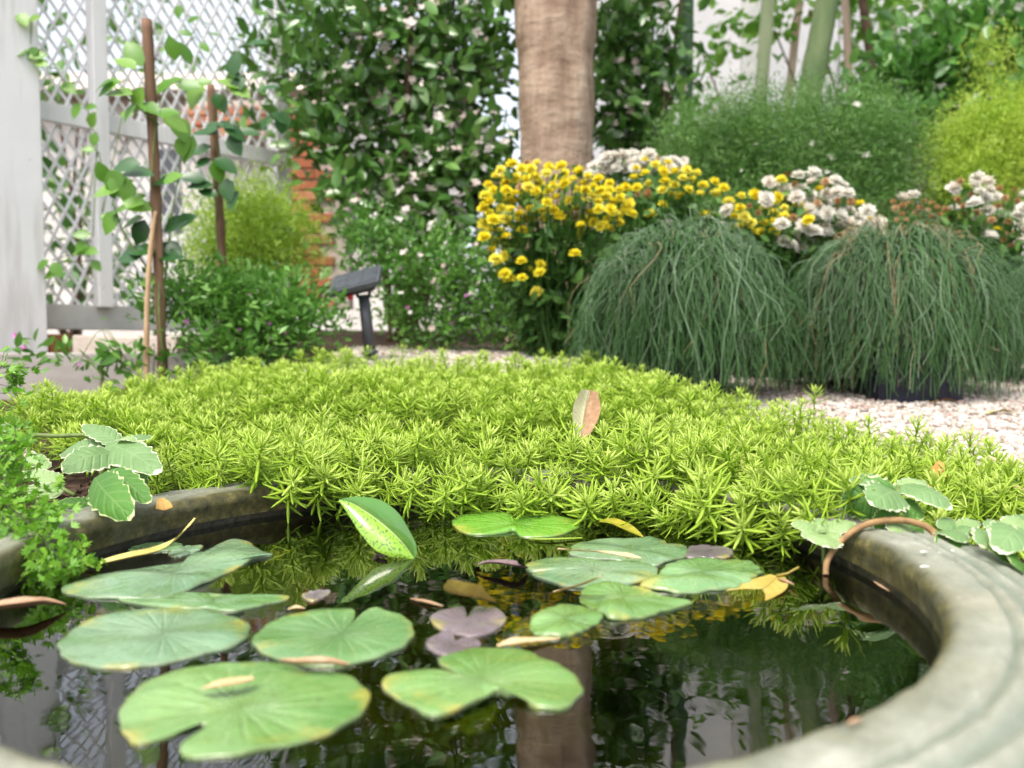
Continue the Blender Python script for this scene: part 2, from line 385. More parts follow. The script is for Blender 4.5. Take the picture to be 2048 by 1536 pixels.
def trunk_mat():
    k = NT('ringed_tree_bark'); tc = k.n('TexCoord').outputs['Object']
    h = k.noise(9, 6, .65, vec=k.n('Mapping', {'Vector': tc, 'Scale': (1, 1, 2.4)}))
    v = k.noise(24, 5, .6, vec=k.n('Mapping', {'Vector': tc, 'Scale': (1, 1, .22)}))
    big = k.noise(4, 4)
    c = k.ramp(k.math('ADD', k.math('MULTIPLY', h, .5), k.math('MULTIPLY', v, .5)), (.30, (.12, .078, .052)), (.44, (.26, .18, .128)), (.56, (.39, .29, .215)), (.7, (.53, .43, .345)))
    c = k.mix(k.math('MULTIPLY', k.math('SUBTRACT', big, .45, True), 1.5, True), c, (.26, .17, .12))
    return k.bsdf(c, .85, .15, bump=k.math('ADD', h, v), bstr=.9, bdist=.012)
M['trunk'] = trunk_mat()
def water_mat():
    k = NT('pond_water'); tc = k.n('TexCoord').outputs['Object']
    n1 = k.noise(38, 2, .5); n2 = k.noise(9, 2, .5)
    b = k.n('Bump', {'Height': k.math('ADD', n1, k.math('MULTIPLY', n2, 2.0)), 'Strength': .16, 'Distance': .0010})
    fr = k.n('Fresnel', {'IOR': 2.05, 'Normal': b})
    gl = k.n('BsdfGlossy', {'Color': (1, 1, 1), 'Roughness': .0, 'Normal': b})
    tr = k.n('BsdfTransparent', {'Color': (.50, .52, .14)})
    mx = k.n('MixShader', {0: fr, 1: tr, 2: gl}); k.t.links.new(mx.outputs[0], k.out.inputs[0]); return k.m
M['water'] = water_mat()

# ------------------------------------------------------------------ templates
def leaf_tpl(L=1.0, W=.45, n=4, fold=.12, droop=.15, tip=1.3, full=1.0):
    """a leaf along +Y with a fold on its midrib: 3 columns"""
    t = np.linspace(0, 1, n+1)
    wv = W*.5*np.sin(np.pi*np.clip(t, 0, 1)**.8)**(1/tip)*full
    wv[0] = W*.03; wv[-1] = 0.004
    V = []
    for ti, wi in zip(t, wv):
        z = -droop*ti*ti
        V += [(-wi, ti*L, z+fold*wi*2), (0, ti*L, z), (wi, ti*L, z+fold*wi*2)]
    return np.array(V), [grid_faces(n+1, 3)]
TL = leaf_tpl(1, .46, 4, .14, .16)
TL_round = leaf_tpl(1, .68, 4, .10, .14)
TL_small = leaf_tpl(1, .40, 2, .14, .10)
TL_needle = (np.array([(-.03, 0, 0), (.03, 0, 0), (.075, .5, -.02), (0, 1, -.06), (-.075, .5, -.02)]), [np.array([(0, 1, 2, 3, 4)])])
def fanleaf():
    V = [(0, 0, 0)]; a = np.linspace(rad(28), rad(152), 9)
    for i, x in enumerate(a): r = 1.0 if i % 2 else .60; V.append((r*math.cos(x)*1.05, r*math.sin(x), .08*math.sin(i*2.1)))
    return np.array(V), [np.array([(0, i, i+1) for i in range(1, 9)])]
TL_fan = fanleaf()
def sedum_leaf(L, W, hi=True):
    """fleshy linear leaf, length along +Y, slightly upcurved"""
    ts = (.0, .22, .55, .84) if hi else (.0, .5)
    ws = (.45, .88, 1.0, .60) if hi else (.5, 1.0)
    V = []
    for t, wd in zip(ts, ws):
        z = .20*L*t*t; a = W*.5*wd; b = a*.45
        V += [(-a, t*L, z), (0, t*L, z-b), (a, t*L, z), (0, t*L, z+b*.5)]
    V.append((0, L, .20*L)); n = len(ts); f = [grid_faces(n, 4, True)]
    k = (n-1)*4; f.append(np.array([(k+i, k+(i+1) % 4, len(V)-1) for i in range(4)]))
    return np.array(V), f
def sedum_sprig(h, hi, seed):
    """an upright sprig: whorls of narrow fleshy leaves on a stem, a star of short ones on top"""
    r = np.random.default_rng(seed); A = Acc()
    bend = r.uniform(-.12, .12, 2)
    def ax(z): return np.array([bend[0]*z*z/h, bend[1]*z*z/h, z])
    V, f = tube([ax(z) for z in np.linspace(0, h, 4)], np.linspace(.0011, .0008, 4), 4, False); A.add(V, f, var=.2)
    nw = 7; zs = h - np.array([0, .0026, .0074, .0134, .0202, .0276, .0350])
    for i in range(nw):
        if zs[i] < .002: continue
        el = (56, 30, 14, 5, -1, -7, -12)[i]; L = (.0075, .0125, .0175, .0200, .0205, .019, .017)[i]*r.uniform(.9, 1.1)
        nl = (4, 5, 5, 5, 5, 5, 4)[i]; off = i*.63+r.uniform(-.2, .2)
        tv, tf = sedum_leaf(L, (.0026 if i > 1 else .0021), hi)
        for j in range(nl):
            if r.random() < .05: continue
            az = off+j*2*math.pi/nl+r.uniform(-.2, .2); e = rad(el+r.uniform(-14, 14))
            d = np.array([[math.cos(az)*math.cos(e), math.sin(az)*math.cos(e), math.sin(e)]])
            R = frames(d, np.array([[0, 0, 1.0]]))[0]
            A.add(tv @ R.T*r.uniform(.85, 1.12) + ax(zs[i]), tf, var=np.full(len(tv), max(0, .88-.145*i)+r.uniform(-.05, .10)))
    return A
SPRIG_HI = [sedum_sprig(.042, True, i) for i in range(6)]
SPRIG_LO = [sedum_sprig(.042, False, 20+i) for i in range(5)]
def acc_arrays(A): return np.concatenate(A.V), [np.concatenate(f) for f in A.F.values()], np.concatenate(A.A['var'])
def pompon(seed, faded=0.0):
    """double flower: three tiers of petals round a small dome, unit radius, facing +Z"""
    r = np.random.default_rng(seed); A = Acc()
    for tier, (n, el, L, z0) in enumerate(((16, -4, 1.0, .0), (15, 18, .92, .05), (12, 40, .78, .10), (8, 62, .6, .14), (4, 80, .42, .16))):
        for j in range(n):
            az = j*2*math.pi/n+tier*.4+r.uniform(-.15, .15); e = rad(el+r.uniform(-10, 10)-faded*30)
            d = np.array([[math.cos(az)*math.cos(e), math.sin(az)*math.cos(e), math.sin(e)]])
            R = frames(d, np.array([[0, 0, 1.0]]))[0]; l = L*r.uniform(.85, 1.1); wd = .21*(1-.5*faded)
            tv = np.array([(-wd*.5, .1, 0), (wd*.5, .1, 0), (wd, l*.7, .05), (0, l, .10), (-wd, l*.7, .05)])
            A.add(tv @ R.T + np.array([0, 0, z0]), [np.array([(0, 1, 2, 3, 4)])])
    return A
POM = [pompon(i) for i in range(4)]; POM_F = [pompon(9+i, .8) for i in range(2)]

# ------------------------------------------------------------------ ground, gravel
BC = np.array([-.032, .4175]); BR = .2295              # bowl centre and inner radius
def ground():
    rs = np.concatenate([np.linspace(.272, .5, 14), np.linspace(.53, 1.6, 44), np.geomspace(1.65, 90, 40)]); nt = 192
    th = np.arange(nt)*2*math.pi/nt
    X = BC[0]+rs[:, None]*np.cos(th); Y = BC[1]+rs[:, None]*np.sin(th)
    Z = terrain(X, Y) + .003*np.sin(37*X)*np.sin(31*Y+1)
    V = np.stack([X, Y, Z], -1).reshape(-1, 3)
    return tag(obj('ground', mk('ground', V, grid_faces(len(rs), nt, True)[:, ::-1], mats=M['soil'])), kind='structure')
ground()
def in_poly(px, py, poly):
    c = np.zeros(len(px), bool); n = len(poly)
    for i in range(n):
        x1, y1 = poly[i]; x2, y2 = poly[(i+1) % n]
        k = ((y1 > py) != (y2 > py)) & (px < (x2-x1)*(py-y1)/(y2-y1+1e-12)+x1); c ^= k
    return c
GRAVEL = [(.24,1.16),(.40,.84),(.50,.66),(.80,.62),(1.6,.9),(1.9,2.0),(1.5,2.25),(.3,2.05),(-.5,2.05),(-.42,1.38),(.15,1.38)]
def gravel():
    n = 90; xs = np.linspace(-.42, 1.95, n*2); ys = np.linspace(.6, 2.3, n)
    X, Y = np.meshgrid(xs, ys); Z = terrain(X, Y)+.006
    f = grid_faces(n, n*2); cx = X.ravel()[f].mean(1); cyy = Y.ravel()[f].mean(1)
    f = f[in_poly(cx, cyy, GRAVEL)]
    tag(obj('gravel_bed', mk('gravel_bed', np.stack([X, Y, Z], -1).reshape(-1, 3), f, mats=M['gravel_base'])), kind='structure')
    import bmesh
    bm = bmesh.new(); bmesh.ops.create_icosphere(bm, subdivisions=1, radius=1); bm.verts.ensure_lookup_table()
    tv0 = np.array([v.co[:] for v in bm.verts]); tf = [np.array([[v.index for v in q.verts] for q in bm.faces])]; bm.free()
    A = Acc(); N = 26000
    px = RNG.uniform(-.4, 1.7, N*3); py = .6+1.65*RNG.random(N*3)**1.25
    ok = in_poly(px, py, GRAVEL) & (np.abs(px/py) < .72); px, py = px[ok][:N], py[ok][:N]
    for k in range(4):
        tv = tv0*(1+RNG.uniform(-.22, .22, (len(tv0), 1)))*np.array([1, .8, .62]); s_ = slice(k, None, 4)
        x, y = px[s_], py[s_]; m = len(x); sz = RNG.uniform(.0026, .0058, m)*(1+.35*(RNG.random(m) < .12))
        pos = np.stack([x, y, terrain(x, y)+.006+sz*.35+RNG.uniform(0, .004, m)], -1)
        R = frames(unit(RNG.normal(size=(m, 3))*[1, 1, .3]), np.tile([0, 0, 1.0], (m, 1)))
        V, fs, nn = scatter(tv, tf, pos, R, sz); A.add(V, fs, var=np.repeat(RNG.random(m), nn))
    tag(obj('gravel', A.mesh('gravel', M['pebble'], False)), 'loose pinkish white pebbles spread round the potted grasses', 'gravel', kind='stuff')
gravel()

# ------------------------------------------------------------------ bowl and water
def lathe(prof, nt=220):
    prof = np.array(prof); th = np.arange(nt)*2*math.pi/nt
    X = BC[0]+prof[:, 0][:, None]*np.cos(th); Y = BC[1]+prof[:, 0][:, None]*np.sin(th); Z = np.repeat(prof[:, 1][:, None], nt, 1)
    return np.stack([X, Y, Z], -1), th
def bowl():
    t = thing('stone_bowl', 'round grey green stone water bowl with grooved rim, sunk in the bed', 'bowl', (BC[0], BC[1], -.12))
    prof, gr, ms = [], [], []
    for z in np.linspace(-.002, .0165, 7): prof.append((BR+.0005*math.sin(z*300), z)); gr.append(0); ms.append(1)
    for a in np.linspace(0, 1, 6)[1:]:
        prof.append((BR+.0055*(1-math.cos(a*math.pi/2))+.0005, .0165+.0055*math.sin(a*math.pi/2))); gr.append(0); ms.append(1-a*.75)
    r0 = BR+.006
    for q in np.linspace(.02, 1, 60):
        r = r0+q*.060; z = .022+.0025*math.sin(q*2.2)-.010*q*q
        g = 0
        if .26 < q < .95:
            ph = (q-.26)/.69*4.0; g = .5-.5*math.cos(ph*2*math.pi); g = g**1.5; z -= .0023*(1-(g))
        prof.append((r, z)); gr.append(1-g if .26 < q < .95 else 0); ms.append(.22*max(0, 1-q*6))
    rO, zO = prof[-1]
    for a in np.linspace(0, 1, 6)[1:]:
        prof.append((rO+.006*math.sin(a*math.pi/2), zO-.008*(1-math.cos(a*math.pi/2)))); gr.append(0); ms.append(.25*a)
    for z in np.linspace(zO-.012, -.12, 6): prof.append((rO+.006-.25*(zO-z), z)); gr.append(0); ms.append(.45)
    P, th = lathe(prof); nt = len(th)
    jit = .0006*np.sin(5*th)+.0004*np.sin(11*th+1); P[:, :, 2] += jit
    chips = .0007*np.sin(53*th+np.arange(len(prof))[:, None]*.7)*np.sin(17*th); P[:, :, 2] += chips*(np.array(ms) < .9)[:, None]
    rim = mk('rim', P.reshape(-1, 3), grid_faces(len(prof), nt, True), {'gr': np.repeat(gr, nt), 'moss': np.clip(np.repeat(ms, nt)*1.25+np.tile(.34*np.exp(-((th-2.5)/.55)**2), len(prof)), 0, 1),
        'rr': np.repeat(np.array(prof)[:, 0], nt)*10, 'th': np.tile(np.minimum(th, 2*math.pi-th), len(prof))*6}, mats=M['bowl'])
    obj('rim', rim, t)
    P, th = lathe([(.002, -.115), (.15, -.112), (.20, -.09), (BR-.004, -.05), (BR-.0008, -.0025), (BR-.0008, .004)])
    F_, th = lathe([(.002, -.084), (.12, -.084), (.2035, -.084)]); obj('algae_floor', mk('algae_floor', F_.reshape(-1, 3), grid_faces(3, nt, True)[:, ::-1], mats=M['algae']), t)
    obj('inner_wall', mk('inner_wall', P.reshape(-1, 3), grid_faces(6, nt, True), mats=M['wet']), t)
    # water as a shallow closed sheet
    rs = np.concatenate([[.001], np.linspace(.02, BR-.001, 14)])
    X = BC[0]+rs[:, None]*np.cos(th); Y = BC[1]+rs[:, None]*np.sin(th)
    tag(obj('water', mk('water', np.stack([X, Y, X*0], -1).reshape(-1, 3), grid_faces(len(rs), nt, True)[:, ::-1], mats=M['water'])), kind='structure')
bowl()

# ------------------------------------------------------------------ floating pads
def spline(P, n):
    """closed polyline resampled smoothly (Catmull-Rom, softened at close points)"""
    P = np.asarray(P, float); m = len(P); out = []
    seg = np.linalg.norm(np.roll(P, -1, 0)-P, axis=1); cnt = np.maximum(2, np.round(seg/seg.sum()*n)).astype(int)
    for i in range(m):
        a, b, c, d = P[i-1], P[i], P[(i+1) % m], P[(i+2) % m]
        for t in np.arange(cnt[i])/cnt[i]:
            out.append(.5*((2*b)+(c-a)*t+(2*a-5*b+4*c-d)*t*t+(3*b-a-3*c+d)*t**3))
    return np.array(out)
def pad(label, outline, centre, m, z=.0012, wave=.0007, fold=0.0, edge=.0008, scallop=.0004, tilt=(0, 0), parent=None, name='lily_pad', group='lily pads floating in the bowl', seed=0, cat='lily pad'):
    r = np.random.default_rng(seed+len(label)*7)
    W = np.array([onz(px, py, max(z, 0))[:2] for px, py in outline]); c = onz(centre[0], centre[1], max(z, 0))[:2]
    O = spline(W, 110); n = len(O); k = np.arange(n)
    ph = r.uniform(0, 6, 6)
    rr = O-c; Ln = np.linalg.norm(rr, axis=1, keepdims=True)
    O = O + rr/Ln*(scallop*(np.sin(k*1.05+ph[0])+.6*np.sin(k*.57+ph[1])))[:, None]
    rings = np.array([0.001, .12, .26, .42, .58, .72, .84, .93, .98, 1.0]); V = []; R_ = O-c; size = np.abs(R_).max()
    th = np.arctan2(R_[:, 1], R_[:, 0])
    for q in rings:
        P = c+q*R_; X, Y = P[:, 0], P[:, 1]
        h = z + 1.15*wave*q*(np.sin(3*th+ph[2])*.5+.4*np.sin(5*th+ph[3])*q+.3*np.sin(X*170+ph[4])+.3*np.sin(Y*150+ph[5])) \
            + edge*q**8*(1+np.sin(9*th+ph[1])) + fold*(1-abs(2*q-1))*np.sin(th+ph[0])
        h = h + tilt[0]*(X-c[0]) + tilt[1]*(Y-c[1])
        if z > 0: h = np.maximum(.0007 + (h-.0007)*(1-.85*q**5), .0003)          # the margin lies on the water
        V.append(np.stack([X, Y, h], -1))
    low = V[-1].copy(); low[:, 2] -= .0011; V.append(low)                     # the leaf's own thickness
    V = np.concatenate(V); L_ = np.concatenate([np.repeat(rings, n), np.ones(n)])
    lx = L_*np.tile(np.cos(th), len(rings)+1); ly = L_*np.tile(np.sin(th), len(rings)+1)
    me = mk(name, V, grid_faces(len(rings)+1, n, True), {'lx': lx, 'ly': ly}, mats=m)
    o = obj(name, me, parent)
    if parent is None: tag(o, label, cat, group)
    return o
pad('largest green lily pad, front left, with a dry straw leaf on it',
    [(252,1395),(300,1358),(380,1333),(470,1322),(560,1324),(620,1342),(650,1340),(700,1350),(738,1385),(725,1420),(680,1450),(620,1475),(540,1492),(460,1507),(390,1512),(358,1500),(370,1478),(400,1462),(410,1445),(385,1447),(350,1465),(300,1480),(262,1482),(243,1455),(240,1425)], (478,1413), M['pad_light'], seed=1)
pad('wide wavy grey green lily pad without a notch, just behind the largest pad',
    [(118,1278),(150,1250),(200,1228),(270,1216),(340,1212),(400,1213),(440,1222),(480,1233),(500,1250),(492,1272),(460,1287),(400,1303),(330,1318),(260,1328),(180,1326),(135,1312),(118,1295)], (325,1266), M['pad_blue'], z=.0020, wave=.0018, seed=2)
pad('round blue green lily pad with its notch at the far edge, above the dry twig',
    [(505,1275),(525,1250),(560,1230),(610,1218),(665,1212),(705,1213),(710,1230),(699,1250),(716,1232),(745,1210),(780,1217),(815,1232),(827,1255),(815,1280),(770,1300),(720,1315),(670,1325),(610,1322),(560,1310),(520,1295)], (684,1268), M['pad_green'], z=.0022, seed=3)
pd = pad('two lobed light green lily pad, bottom centre, one lobe sunken',
    [(763,1355),(790,1342),(845,1335),(888,1338),(925,1348),(905,1336),(877,1313),(953,1291),(1008,1291),(1047,1295),(1098,1317),(1141,1338),(1163,1364),(1156,1389),(1127,1411),(1091,1411),(1062,1407),(1047,1385),(1015,1382),(993,1374),(968,1386),(932,1403),(881,1423),(845,1418),(808,1396),(772,1375)], (962,1358), M['pad_light'], z=.0018, wave=.0016, seed=4)
pad('', [(881,1421),(935,1398),(993,1372),(1000,1389),(985,1420),(968,1447),(932,1447),(900,1436)], (950,1415), M['pad_lime'], z=-.004, wave=.001, parent=pd, name='sunken_lobe')
pad('larger of two touching purple grey lily pads, notched at the back',
    [(861,1233),(881,1219),(914,1212),(928,1212),(935,1233),(950,1212),(968,1212),(993,1215),(1011,1230),(1008,1244),(982,1262),(946,1270),(903,1262),(874,1251)], (937,1247), M['pad_purple'], z=.0012, wave=.0006, scallop=.0001, seed=5)
pad('smallest purple grey lily pad, tucked in front of its larger purple neighbour',
    [(852,1284),(877,1266),(895,1260),(906,1266),(911,1280),(932,1275),(953,1277),(961,1288),(939,1302),(903,1309),(870,1302)], (904,1290), M['pad_purple'], z=.0009, wave=.0005, scallop=.0001, seed=6)
pg = pad('humped glossy lily pad with sunken rim, right of the purple pads',
    [(1062,1233),(1076,1219),(1105,1208),(1152,1203),(1181,1212),(1207,1226),(1181,1244),(1152,1259),(1116,1266),(1076,1262),(1062,1251)], (1132,1235), M['pad_light'], z=.0025, wave=.0022, seed=7)
pad('', [(1013,1235),(1050,1220),(1100,1206),(1160,1202),(1220,1228),(1205,1258),(1160,1276),(1100,1278),(1050,1262)], (1125,1238), M['pad_lime'], z=-.0045, wave=.001, parent=pg, name='sunken_rim')
ph_ = pad('wrinkled shiny lily pad with a pale point, under the papery scrap',
    [(1161,1191),(1171,1167),(1205,1164),(1246,1164),(1290,1167),(1325,1184),(1383,1198),(1359,1205),(1308,1219),(1280,1226),(1246,1229),(1219,1229),(1191,1212)], (1245,1195), M['pad_light'], z=.0028, wave=.0035, seed=8)
pad('', [(1250,1222),(1300,1212),(1395,1196),(1370,1214),(1320,1232),(1270,1240)], (1312,1220), M['pad_lime'], z=-.003, wave=.001, parent=ph_, name='sunken_rim')
pad('smooth blue green oval lily pad with a slit on its left side',
    [(1051,1126),(1068,1116),(1113,1109),(1164,1111),(1222,1118),(1284,1120),(1314,1130),(1308,1147),(1273,1159),(1222,1164),(1144,1167),(1103,1155),(1066,1141),(1130,1141),(1160,1139),(1125,1138),(1062,1137)], (1188,1137), M['pad_blue'], z=.0025, wave=.0014, scallop=.0001, seed=9)
pad('blue green lily pad at back right, straw strip along its near edge',
    [(1140,1096),(1150,1085),(1188,1075),(1239,1072),(1280,1073),(1301,1070),(1328,1077),(1338,1087),(1362,1084),(1379,1096),(1373,1106),(1328,1120),(1308,1126),(1267,1118),(1205,1113),(1147,1106)], (1262,1097), M['pad_blue'], z=.0022, wave=.0022, seed=10)
pad('ridged lily pad with toothed edge and bright shine, rightmost of the green pads',
    [(1280,1161),(1318,1137),(1342,1120),(1393,1111),(1444,1113),(1478,1111),(1506,1118),(1523,1132),(1513,1147),(1478,1164),(1427,1171),(1359,1176),(1308,1169)], (1405,1143), M['pad_green'], z=.0030, wave=.003, scallop=.0007, seed=11)
pad('dull purple lily pad mostly hidden behind the ridged pad, below the lime sedum',
    [(1379,1092),(1410,1089),(1461,1095),(1458,1111),(1410,1113),(1373,1111)], (1415,1101), M['pad_purple'], z=.0012, wave=.0006, seed=12)
pad('bright green heart shaped lily pad at the far edge under the sedum',
    [(904,1040),(917,1028),(953,1022),(1000,1023),(1022,1028),(1028,1040),(1037,1028),(1080,1026),(1134,1031),(1160,1043),(1145,1054),(1109,1064),(1047,1066),(1028,1055),(1011,1058),(961,1062),(924,1056)], (1030,1047), M['pad_bright'], z=.0030, wave=.0010, scallop=.0002, seed=13, tilt=(0, .05))
pad('long pale lily leaf reaching back along the left wall, wet and creased',
    [(123,1173),(176,1151),(264,1132),(374,1118),(385,1104),(417,1096),(439,1083),(466,1074),(497,1079),(523,1096),(545,1104),(505,1112),(475,1129),(417,1156),(352,1182),(316,1189),(242,1189),(176,1187)], (345,1146), M['pad_blue'], z=.0025, wave=.0022, seed=14)
pad('narrow flat lily leaf lying between the long pale leaf and the wide wavy pad',
    [(237,1195),(325,1187),(395,1184),(483,1188),(562,1188),(576,1194),(527,1207),(461,1219),(417,1215),(352,1213),(299,1208)], (425,1201), M['pad_green'], z=.0012, wave=.0012, seed=15)
pad('sunken yellow lily leaf showing behind the wide wavy pad at left',
    [(176,1238),(189,1217),(242,1205),(316,1204),(290,1222),(230,1240)], (240,1221), M['pad_yellow'], z=-.003, wave=.0012, seed=16)
pad('small flat green lily leaf close to the left wall, under the yellow fallen leaf',
    [(260,1095),(300,1085),(360,1086),(355,1097),(300,1103),(265,1103)], (308,1094), M['pad_green'], z=.0008, wave=.0005, seed=17)
pad('small blue green lily leaf touching the raised end of the long pale leaf',
    [(338,1105),(365,1092),(404,1090),(392,1102),(374,1107),(347,1112)], (370,1100), M['pad_blue'], z=.0010, wave=.0005, seed=18)
pad('tiny violet grey lily leaf floating alone above the round blue green pad',
    [(604,1189),(633,1180),(659,1180),(655,1189),(624,1200)], (633,1188), M['pad_purple'], z=.0008, wave=.0003, scallop=.0001, seed=19)
pad('sunken amber lily leaf just behind the long pale leaf tip at left',
    [(505,1112),(545,1098),(585,1092),(560,1106),(525,1118)], (545,1105), M['pad_yellow'], z=-.003, wave=.001, seed=20)

# ------------------------------------------------------------------ loose leaves: ribbons along a midline
def ribbon(P, W, normal, fold=.25, cols=5, curl=0.0, jag=0.0, seed=0, npt=18):
    """leaf surface along midline points P (3-D) with half-widths W"""
    P = np.asarray(P, float); W = np.asarray(W, float); m = len(P)
    s = np.linspace(0, m-1, npt); idx = np.arange(m)
    def ip(a): 
        k = np.clip(s.astype(int), 0, m-2); t = (s-k); 
        p0 = a[np.clip(k-1, 0, m-1)]; p1 = a[k]; p2 = a[k+1]; p3 = a[np.clip(k+2, 0, m-1)]
        t = t[:, None] if a.ndim == 2 else t
        return .5*(2*p1+(p2-p0)*t+(2*p0-5*p1+4*p2-p3)*t*t+(3*p1-p0-3*p2+p3)*t**3)
    C = ip(P); H = np.maximum(ip(W), .0002); r = np.random.default_rng(seed)
    y = unit(np.gradient(C, axis=0)); N = np.broadcast_to(np.asarray(normal, float), C.shape); x = unit(np.cross(y, N)); n = np.cross(x, y)
    V = []; U = []; VV = []
    for j, u in enumerate(np.linspace(-1, 1, cols)):
        jj = H*(1+jag*r.uniform(-1, 1, npt)) if abs(u) == 1 else H
        V.append(C + x*(u*jj)[:, None] + n*((abs(u)**1.4)*H*fold + curl*H*u*np.sin(s*1.3))[:, None]); U.append(np.full(npt, u)); VV.append(s/(m-1))
    V = np.stack(V, 1).reshape(-1, 3); U = np.stack(U, 1).ravel(); VV = np.stack(VV, 1).ravel()
    return V, [grid_faces(npt, cols)], U, VV
UP = np.array([0, 0, 1.0]); TOCAM = np.array([0, -1.0, .35])
def thicken(V, Fs, t=.0004, n=(0, 0, 1)):
    V = np.asarray(V); k = len(V); return np.concatenate([V, V-np.asarray(n)*t]), list(Fs)+[f[:, ::-1]+k for f in Fs]
def fallen(name, label, cat, P, W, m, normal=UP, stem=None, group=None, **kw):
    V, fs, U, VV = ribbon(P, W, normal, **kw)
    V, fs = thicken(V, fs, .0003, unit(normal))
    me = mk(name, V, fs, {'u': np.tile(U, 2), 'v': np.tile(VV, 2)}, mats=m)
    if stem is None: return tag(obj(name, me), label, cat, group)
    t = thing(name, label, cat, tuple(P[0]), group); obj('blade', me, t)
    sv, sf = tube(stem[0], stem[1], 6); obj('stalk', mk('stalk', sv, sf, mats=m), t); return t
def oz(px, py, z): return onz(px, py, z)
D = .40
fallen('fallen_leaf', 'long yellow willow shaped leaf with its tail raised, floating by the left wall', 'leaf',
       [oz(160,1136,.001), oz(210,1126,.003), oz(260,1115,.004), oz(310,1104,.005), oz(345,1085,.009), oz(372,1058,.017), oz(390,1036,.022)], [.0006,.0042,.0056,.0054,.003,.0011,.0006], M['dead_yellow'], seed=3, fold=.35)
fallen('fallen_leaf', 'curled brown dry leaf at the left picture edge, lying on the water', 'leaf',
       [oz(-30,1222,.004), oz(40,1214,.005), oz(90,1208,.004), oz(132,1209,.002)], [.004,.005,.0035,.0005], M['dead_brown'], seed=4, fold=.7)
fallen('fallen_leaf', 'thin straw coloured strip lying across the back right lily pad', 'leaf',
       [oz(1114,1098,.005), oz(1150,1101,.006), oz(1200,1104,.0065), oz(1250,1111,.006), oz(1282,1116,.005)], [.0014,.0024,.0022,.0024,.0005], M['dead_straw'], seed=5, jag=.25, curl=.3)
fallen('seed_pod', 'purple brown flat pod floating left of the smooth oval lily pad', 'seed pod',
       [oz(957,1130,.003), oz(975,1126,.004), oz(1005,1128,.0045), oz(1035,1133,.0045), oz(1054,1136,.002)], [.0012,.0022,.0035,.0036,.0008], M['dead_pod'], seed=6, fold=.5)
fallen('fallen_leaf', 'pale papery scrap caught between two glossy lily pads', 'leaf',
       [oz(1106,1184,.003), oz(1140,1176,.006), oz(1170,1168,.009), oz(1200,1154,.015)], [.0008,.0026,.0030,.0030], M['dead_straw'], seed=7, jag=.3, curl=.3)
fallen('fallen_leaf', 'crumpled yellow leaf standing behind the larger purple lily pad', 'leaf',
       [oz(900,1186,.005), oz(925,1190,.010), oz(955,1196,.008), oz(990,1204,.003)], [.003,.006,.004,.001], M['amber'], seed=8, jag=.2, curl=.6, fold=.8)
fallen('fallen_leaf', 'straw strip half sunk behind the two lobed lily pad', 'leaf',
       [oz(995,1292,.001), oz(1030,1284,.002), oz(1070,1281,.0015), oz(1120,1277,.0008)], [.0010,.0030,.0024,.0006], M['dead_straw'], seed=9, jag=.2)
fallen('dry_twig', 'dry bent twig lying between the largest pad and the round pad', 'twig',
       [oz(560,1322,.004), oz(600,1327,.0055), oz(650,1328,.0055), oz(698,1331,.004)], [.0008,.0018,.0022,.0009], M['dead_brown'], seed=10, fold=.9, jag=.3)
fallen('fallen_leaf', 'dry straw leaf resting on top of the largest lily pad', 'leaf',
       [oz(402,1378,.004), oz(430,1372,.0055), oz(470,1366,.0055), oz(508,1357,.005)], [.0008,.0026,.0030,.0016], M['dead_straw'], seed=11, fold=.3)
fallen('fallen_leaf', 'amber brown leaf half sunk with its stalk raised, right of the pads', 'leaf',
       [oz(1555,1152,.0015), oz(1535,1172,.0004), oz(1500,1190,-.0008), oz(1465,1210,-.002), oz(1440,1236,-.004)], [.004,.0105,.012,.008,.0015], M['amber'], seed=12, fold=.1,
       stem=([oz(1553,1152,.002), oz(1575,1147,.004), oz(1598,1134,.008)], [.0009,.0007,.0006]))
fallen('fallen_leaf', 'brownish sunken leaf scrap left of the amber leaf', 'leaf',
       [oz(1385,1203,-.0005), oz(1420,1207,-.001), oz(1455,1212,-.002)], [.001,.003,.001], M['dead_orange'], seed=13, jag=.3)
fallen('fallen_leaf', 'small pinkish brown scrap floating beside the raised stalk', 'leaf',
       [oz(1556,1156,.001), oz(1570,1162,.002), oz(1588,1169,.001)], [.0008,.0018,.0006], M['dead_brown'], seed=14)
fallen('fallen_leaf', 'thin yellow green strip floating in front of the heart shaped pad', 'leaf',
       [oz(1057,1078,.0008), oz(1100,1079,.0012), oz(1165,1076,.0008)], [.0006,.0018,.0010], M['pad_lime'], seed=15)
fallen('fallen_leaf', 'yellow green leaf poking out under the sedum near the back right pad', 'leaf',
       [oz(1196,1046,.004), oz(1220,1046,.005), oz(1250,1056,.003), oz(1285,1074,.001)], [.004,.008,.006,.001], M['pad_yellow'], seed=16)
fallen('fallen_leaf', 'reddish brown sliver floating behind the round blue green pad', 'leaf',
       [oz(820,1197,.0006), oz(850,1203,.001), oz(885,1212,.0006)], [.0005,.0016,.0005], M['dead_brown'], seed=17)
fallen('fallen_leaf', 'tiny straw chip floating between the long leaf and round pad', 'leaf',
       [oz(575,1219,.001), oz(592,1215,.002), oz(610,1217,.001)], [.0008,.002,.0008], M['dead_straw'], seed=18)
fallen('fallen_leaf', 'brown leaf floating beside the mossy inner wall at right', 'leaf',
       [onz(1738,1150,.0008), onz(1765,1167,.0014), onz(1798,1190,.0008)], [.0006,.0022,.0006], M['dead_brown'], normal=(-.6, -.4, .7), seed=19)
fallen('winged_seed', 'pinkish winged seed resting on the left rim of the bowl', 'seed',
       [oz(322,997,.024), oz(326,1008,.0245), oz(329,1020,.024)], [.0016,.0040,.0050], M['dead_orange'], seed=20, fold=.3, npt=8)
